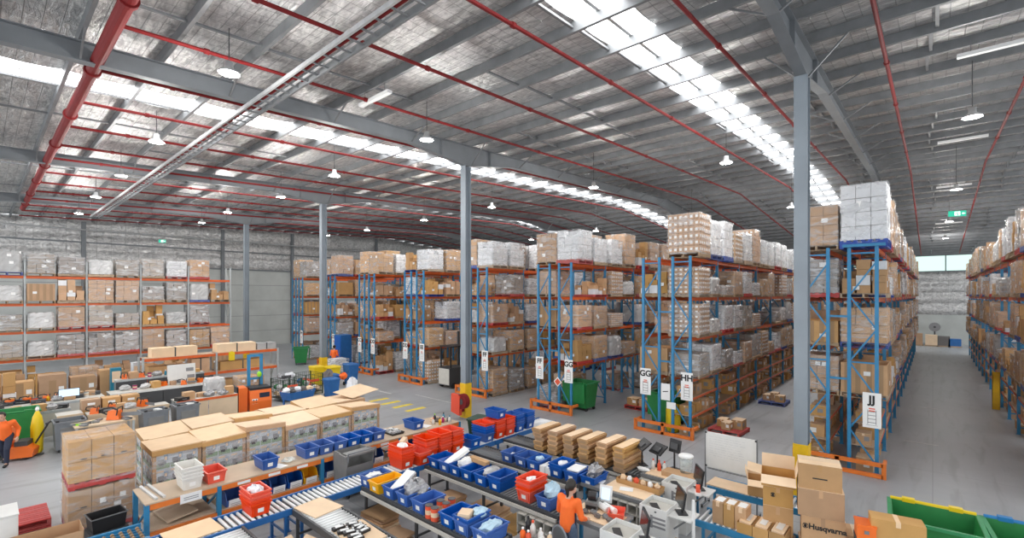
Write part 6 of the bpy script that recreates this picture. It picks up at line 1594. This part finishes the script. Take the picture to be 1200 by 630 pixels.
# far end of aisle JJ
o = thing('wall_fan','round pedestal fan by the far north wall','fan',(.15,64.6,0)); MB().cyl((0,0,0),(0,0,1.6),.06,8).obj('pole','dark',o); MB().cyl((0,-.2,1.8),(0,.1,1.8),.45,20).obj('cage','ink_grey',o); MB().cyl((0,-.22,1.8),(0,-.2,1.8),.1,14).obj('hub','dark',o)
for i, (x,m,h) in enumerate(((-1.2,'card',1.2),(-.1,'card_light',1.1),(.8,'carton_dark',1.0),(1.6,'blue',.8))):
    o = thing('crate', f'stack at the far end of aisle JJ, {ORD[i+1]} from the left', 'crate', (x,62.8,0)); MB().bb(-.45,.45,-.5,.5,.12,h).obj('body',m,o); MB().bb(-.5,.5,-.55,.55,0,.12).obj('base','wood',o)

# more goods around the workshop
for i, (x, y, k) in enumerate(((-33.4,-.3,'bulk'),(-33.6,1.0,'mixed'),(-33.3,2.4,'bulk'),(-33.5,3.7,'brown'),(-33.3,5.0,'mixed'),(-33.6,6.3,'bulk'),(-33.4,7.6,'mixed'),(-33.5,8.9,'grey'))):
    floor_load(k, x, y, 300+i, f'{KINDS[k][1]} on the floor at the west rack foot, {ORD[i+1]} from left', (1,1,1.05), PI/2)
panel_bench(-23.2,-.6,2.2,.8,.95,'grey work bench behind the green waste bin at the left frame edge','offwhite','rack_grey',2)
clutter(9,-23.8,-23.4,-.4,2.1,.95,'on the grey work bench behind the green bin',201)
clutter(12,-26.0,-25.4,-.7,3.2,.92,'along the back of the cluttered bench',202)
panel_bench(-26.9,4.0,7.4,.5,1.25,'narrow raised shelf bench behind the white-topped bench','dark','rack_grey',3)
clutter(10,-27.2,-27.05,4.2,7.2,1.25,'on the narrow raised shelf bench',203)
for i in range(4):
    o = thing('large_carton', f'large striped brown carton standing left of the low rack, {ORD[i+1]} from the left', 'carton', (-30.6,1.2+1.05*i,0), 0); MB().bb(-.4,.4,-.45,.45,0,1.15+.2*(i % 2)).obj('body','card',o); MB().bb(.4,.405,-.12,.12,0.02,1.1).obj('stripe','card_in',o); MB().bb(.4,.406,.2,.38,.6,.8).obj('label','paper',o)
for i, (y, c, h) in enumerate(((5.6,'teal',1.5),(6.4,'carton_white',1.7),(7.0,'ink_red',1.3))):
    o = thing('display_carton', f'tall printed carton leaning behind the white-topped bench, {ORD[i+1]} from the left', 'carton', (-29.6+.1*i,y-1.2,0), .1*i); MB().bb(-.18,.18,-.2,.2,0,h).obj('body',c,o); MB().bb(.18,.185,-.16,.16,h*.55,h*.9).obj('label','card_light',o)
# ------------------------------------------------------------------ light and camera
w = bpy.data.worlds.new('World'); sc.world = w; w.use_nodes = True
bg = w.node_tree.nodes['Background']; bg.inputs[0].default_value = (.93,.97,1,1); bg.inputs[1].default_value = 1.45
for i, (x, y, z) in enumerate(LAMPS):
    ld = bpy.data.lights.new('lamp_light', 'POINT'); ld.energy = 150; ld.shadow_soft_size = .2; ld.color = (1,.975,.94)
    lo = bpy.data.objects.new('lamp_light', ld); COL.objects.link(lo); lo.location = (x,y,z-.25)
cam = bpy.data.cameras.new('camera'); co = bpy.data.objects.new('camera', cam); COL.objects.link(co)
co.location = (0,0,H); co.rotation_euler = (PI/2,0,YAW)
cam.sensor_width = 36; cam.lens = 36*F/1200; cam.shift_y = 31/1200; cam.clip_end = 300; cam.clip_start = .05
sc.camera = co
v = sc.view_settings; v.view_transform = 'Standard'; v.look = 'None'; v.gamma = 1; v.use_curve_mapping = False; v.exposure = 0.5
sc.cycles.max_bounces = 8; sc.cycles.transparent_max_bounces = 10; sc.cycles.diffuse_bounces = 5; sc.cycles.sample_clamp_indirect = 6
sc.cycles.use_denoising = True
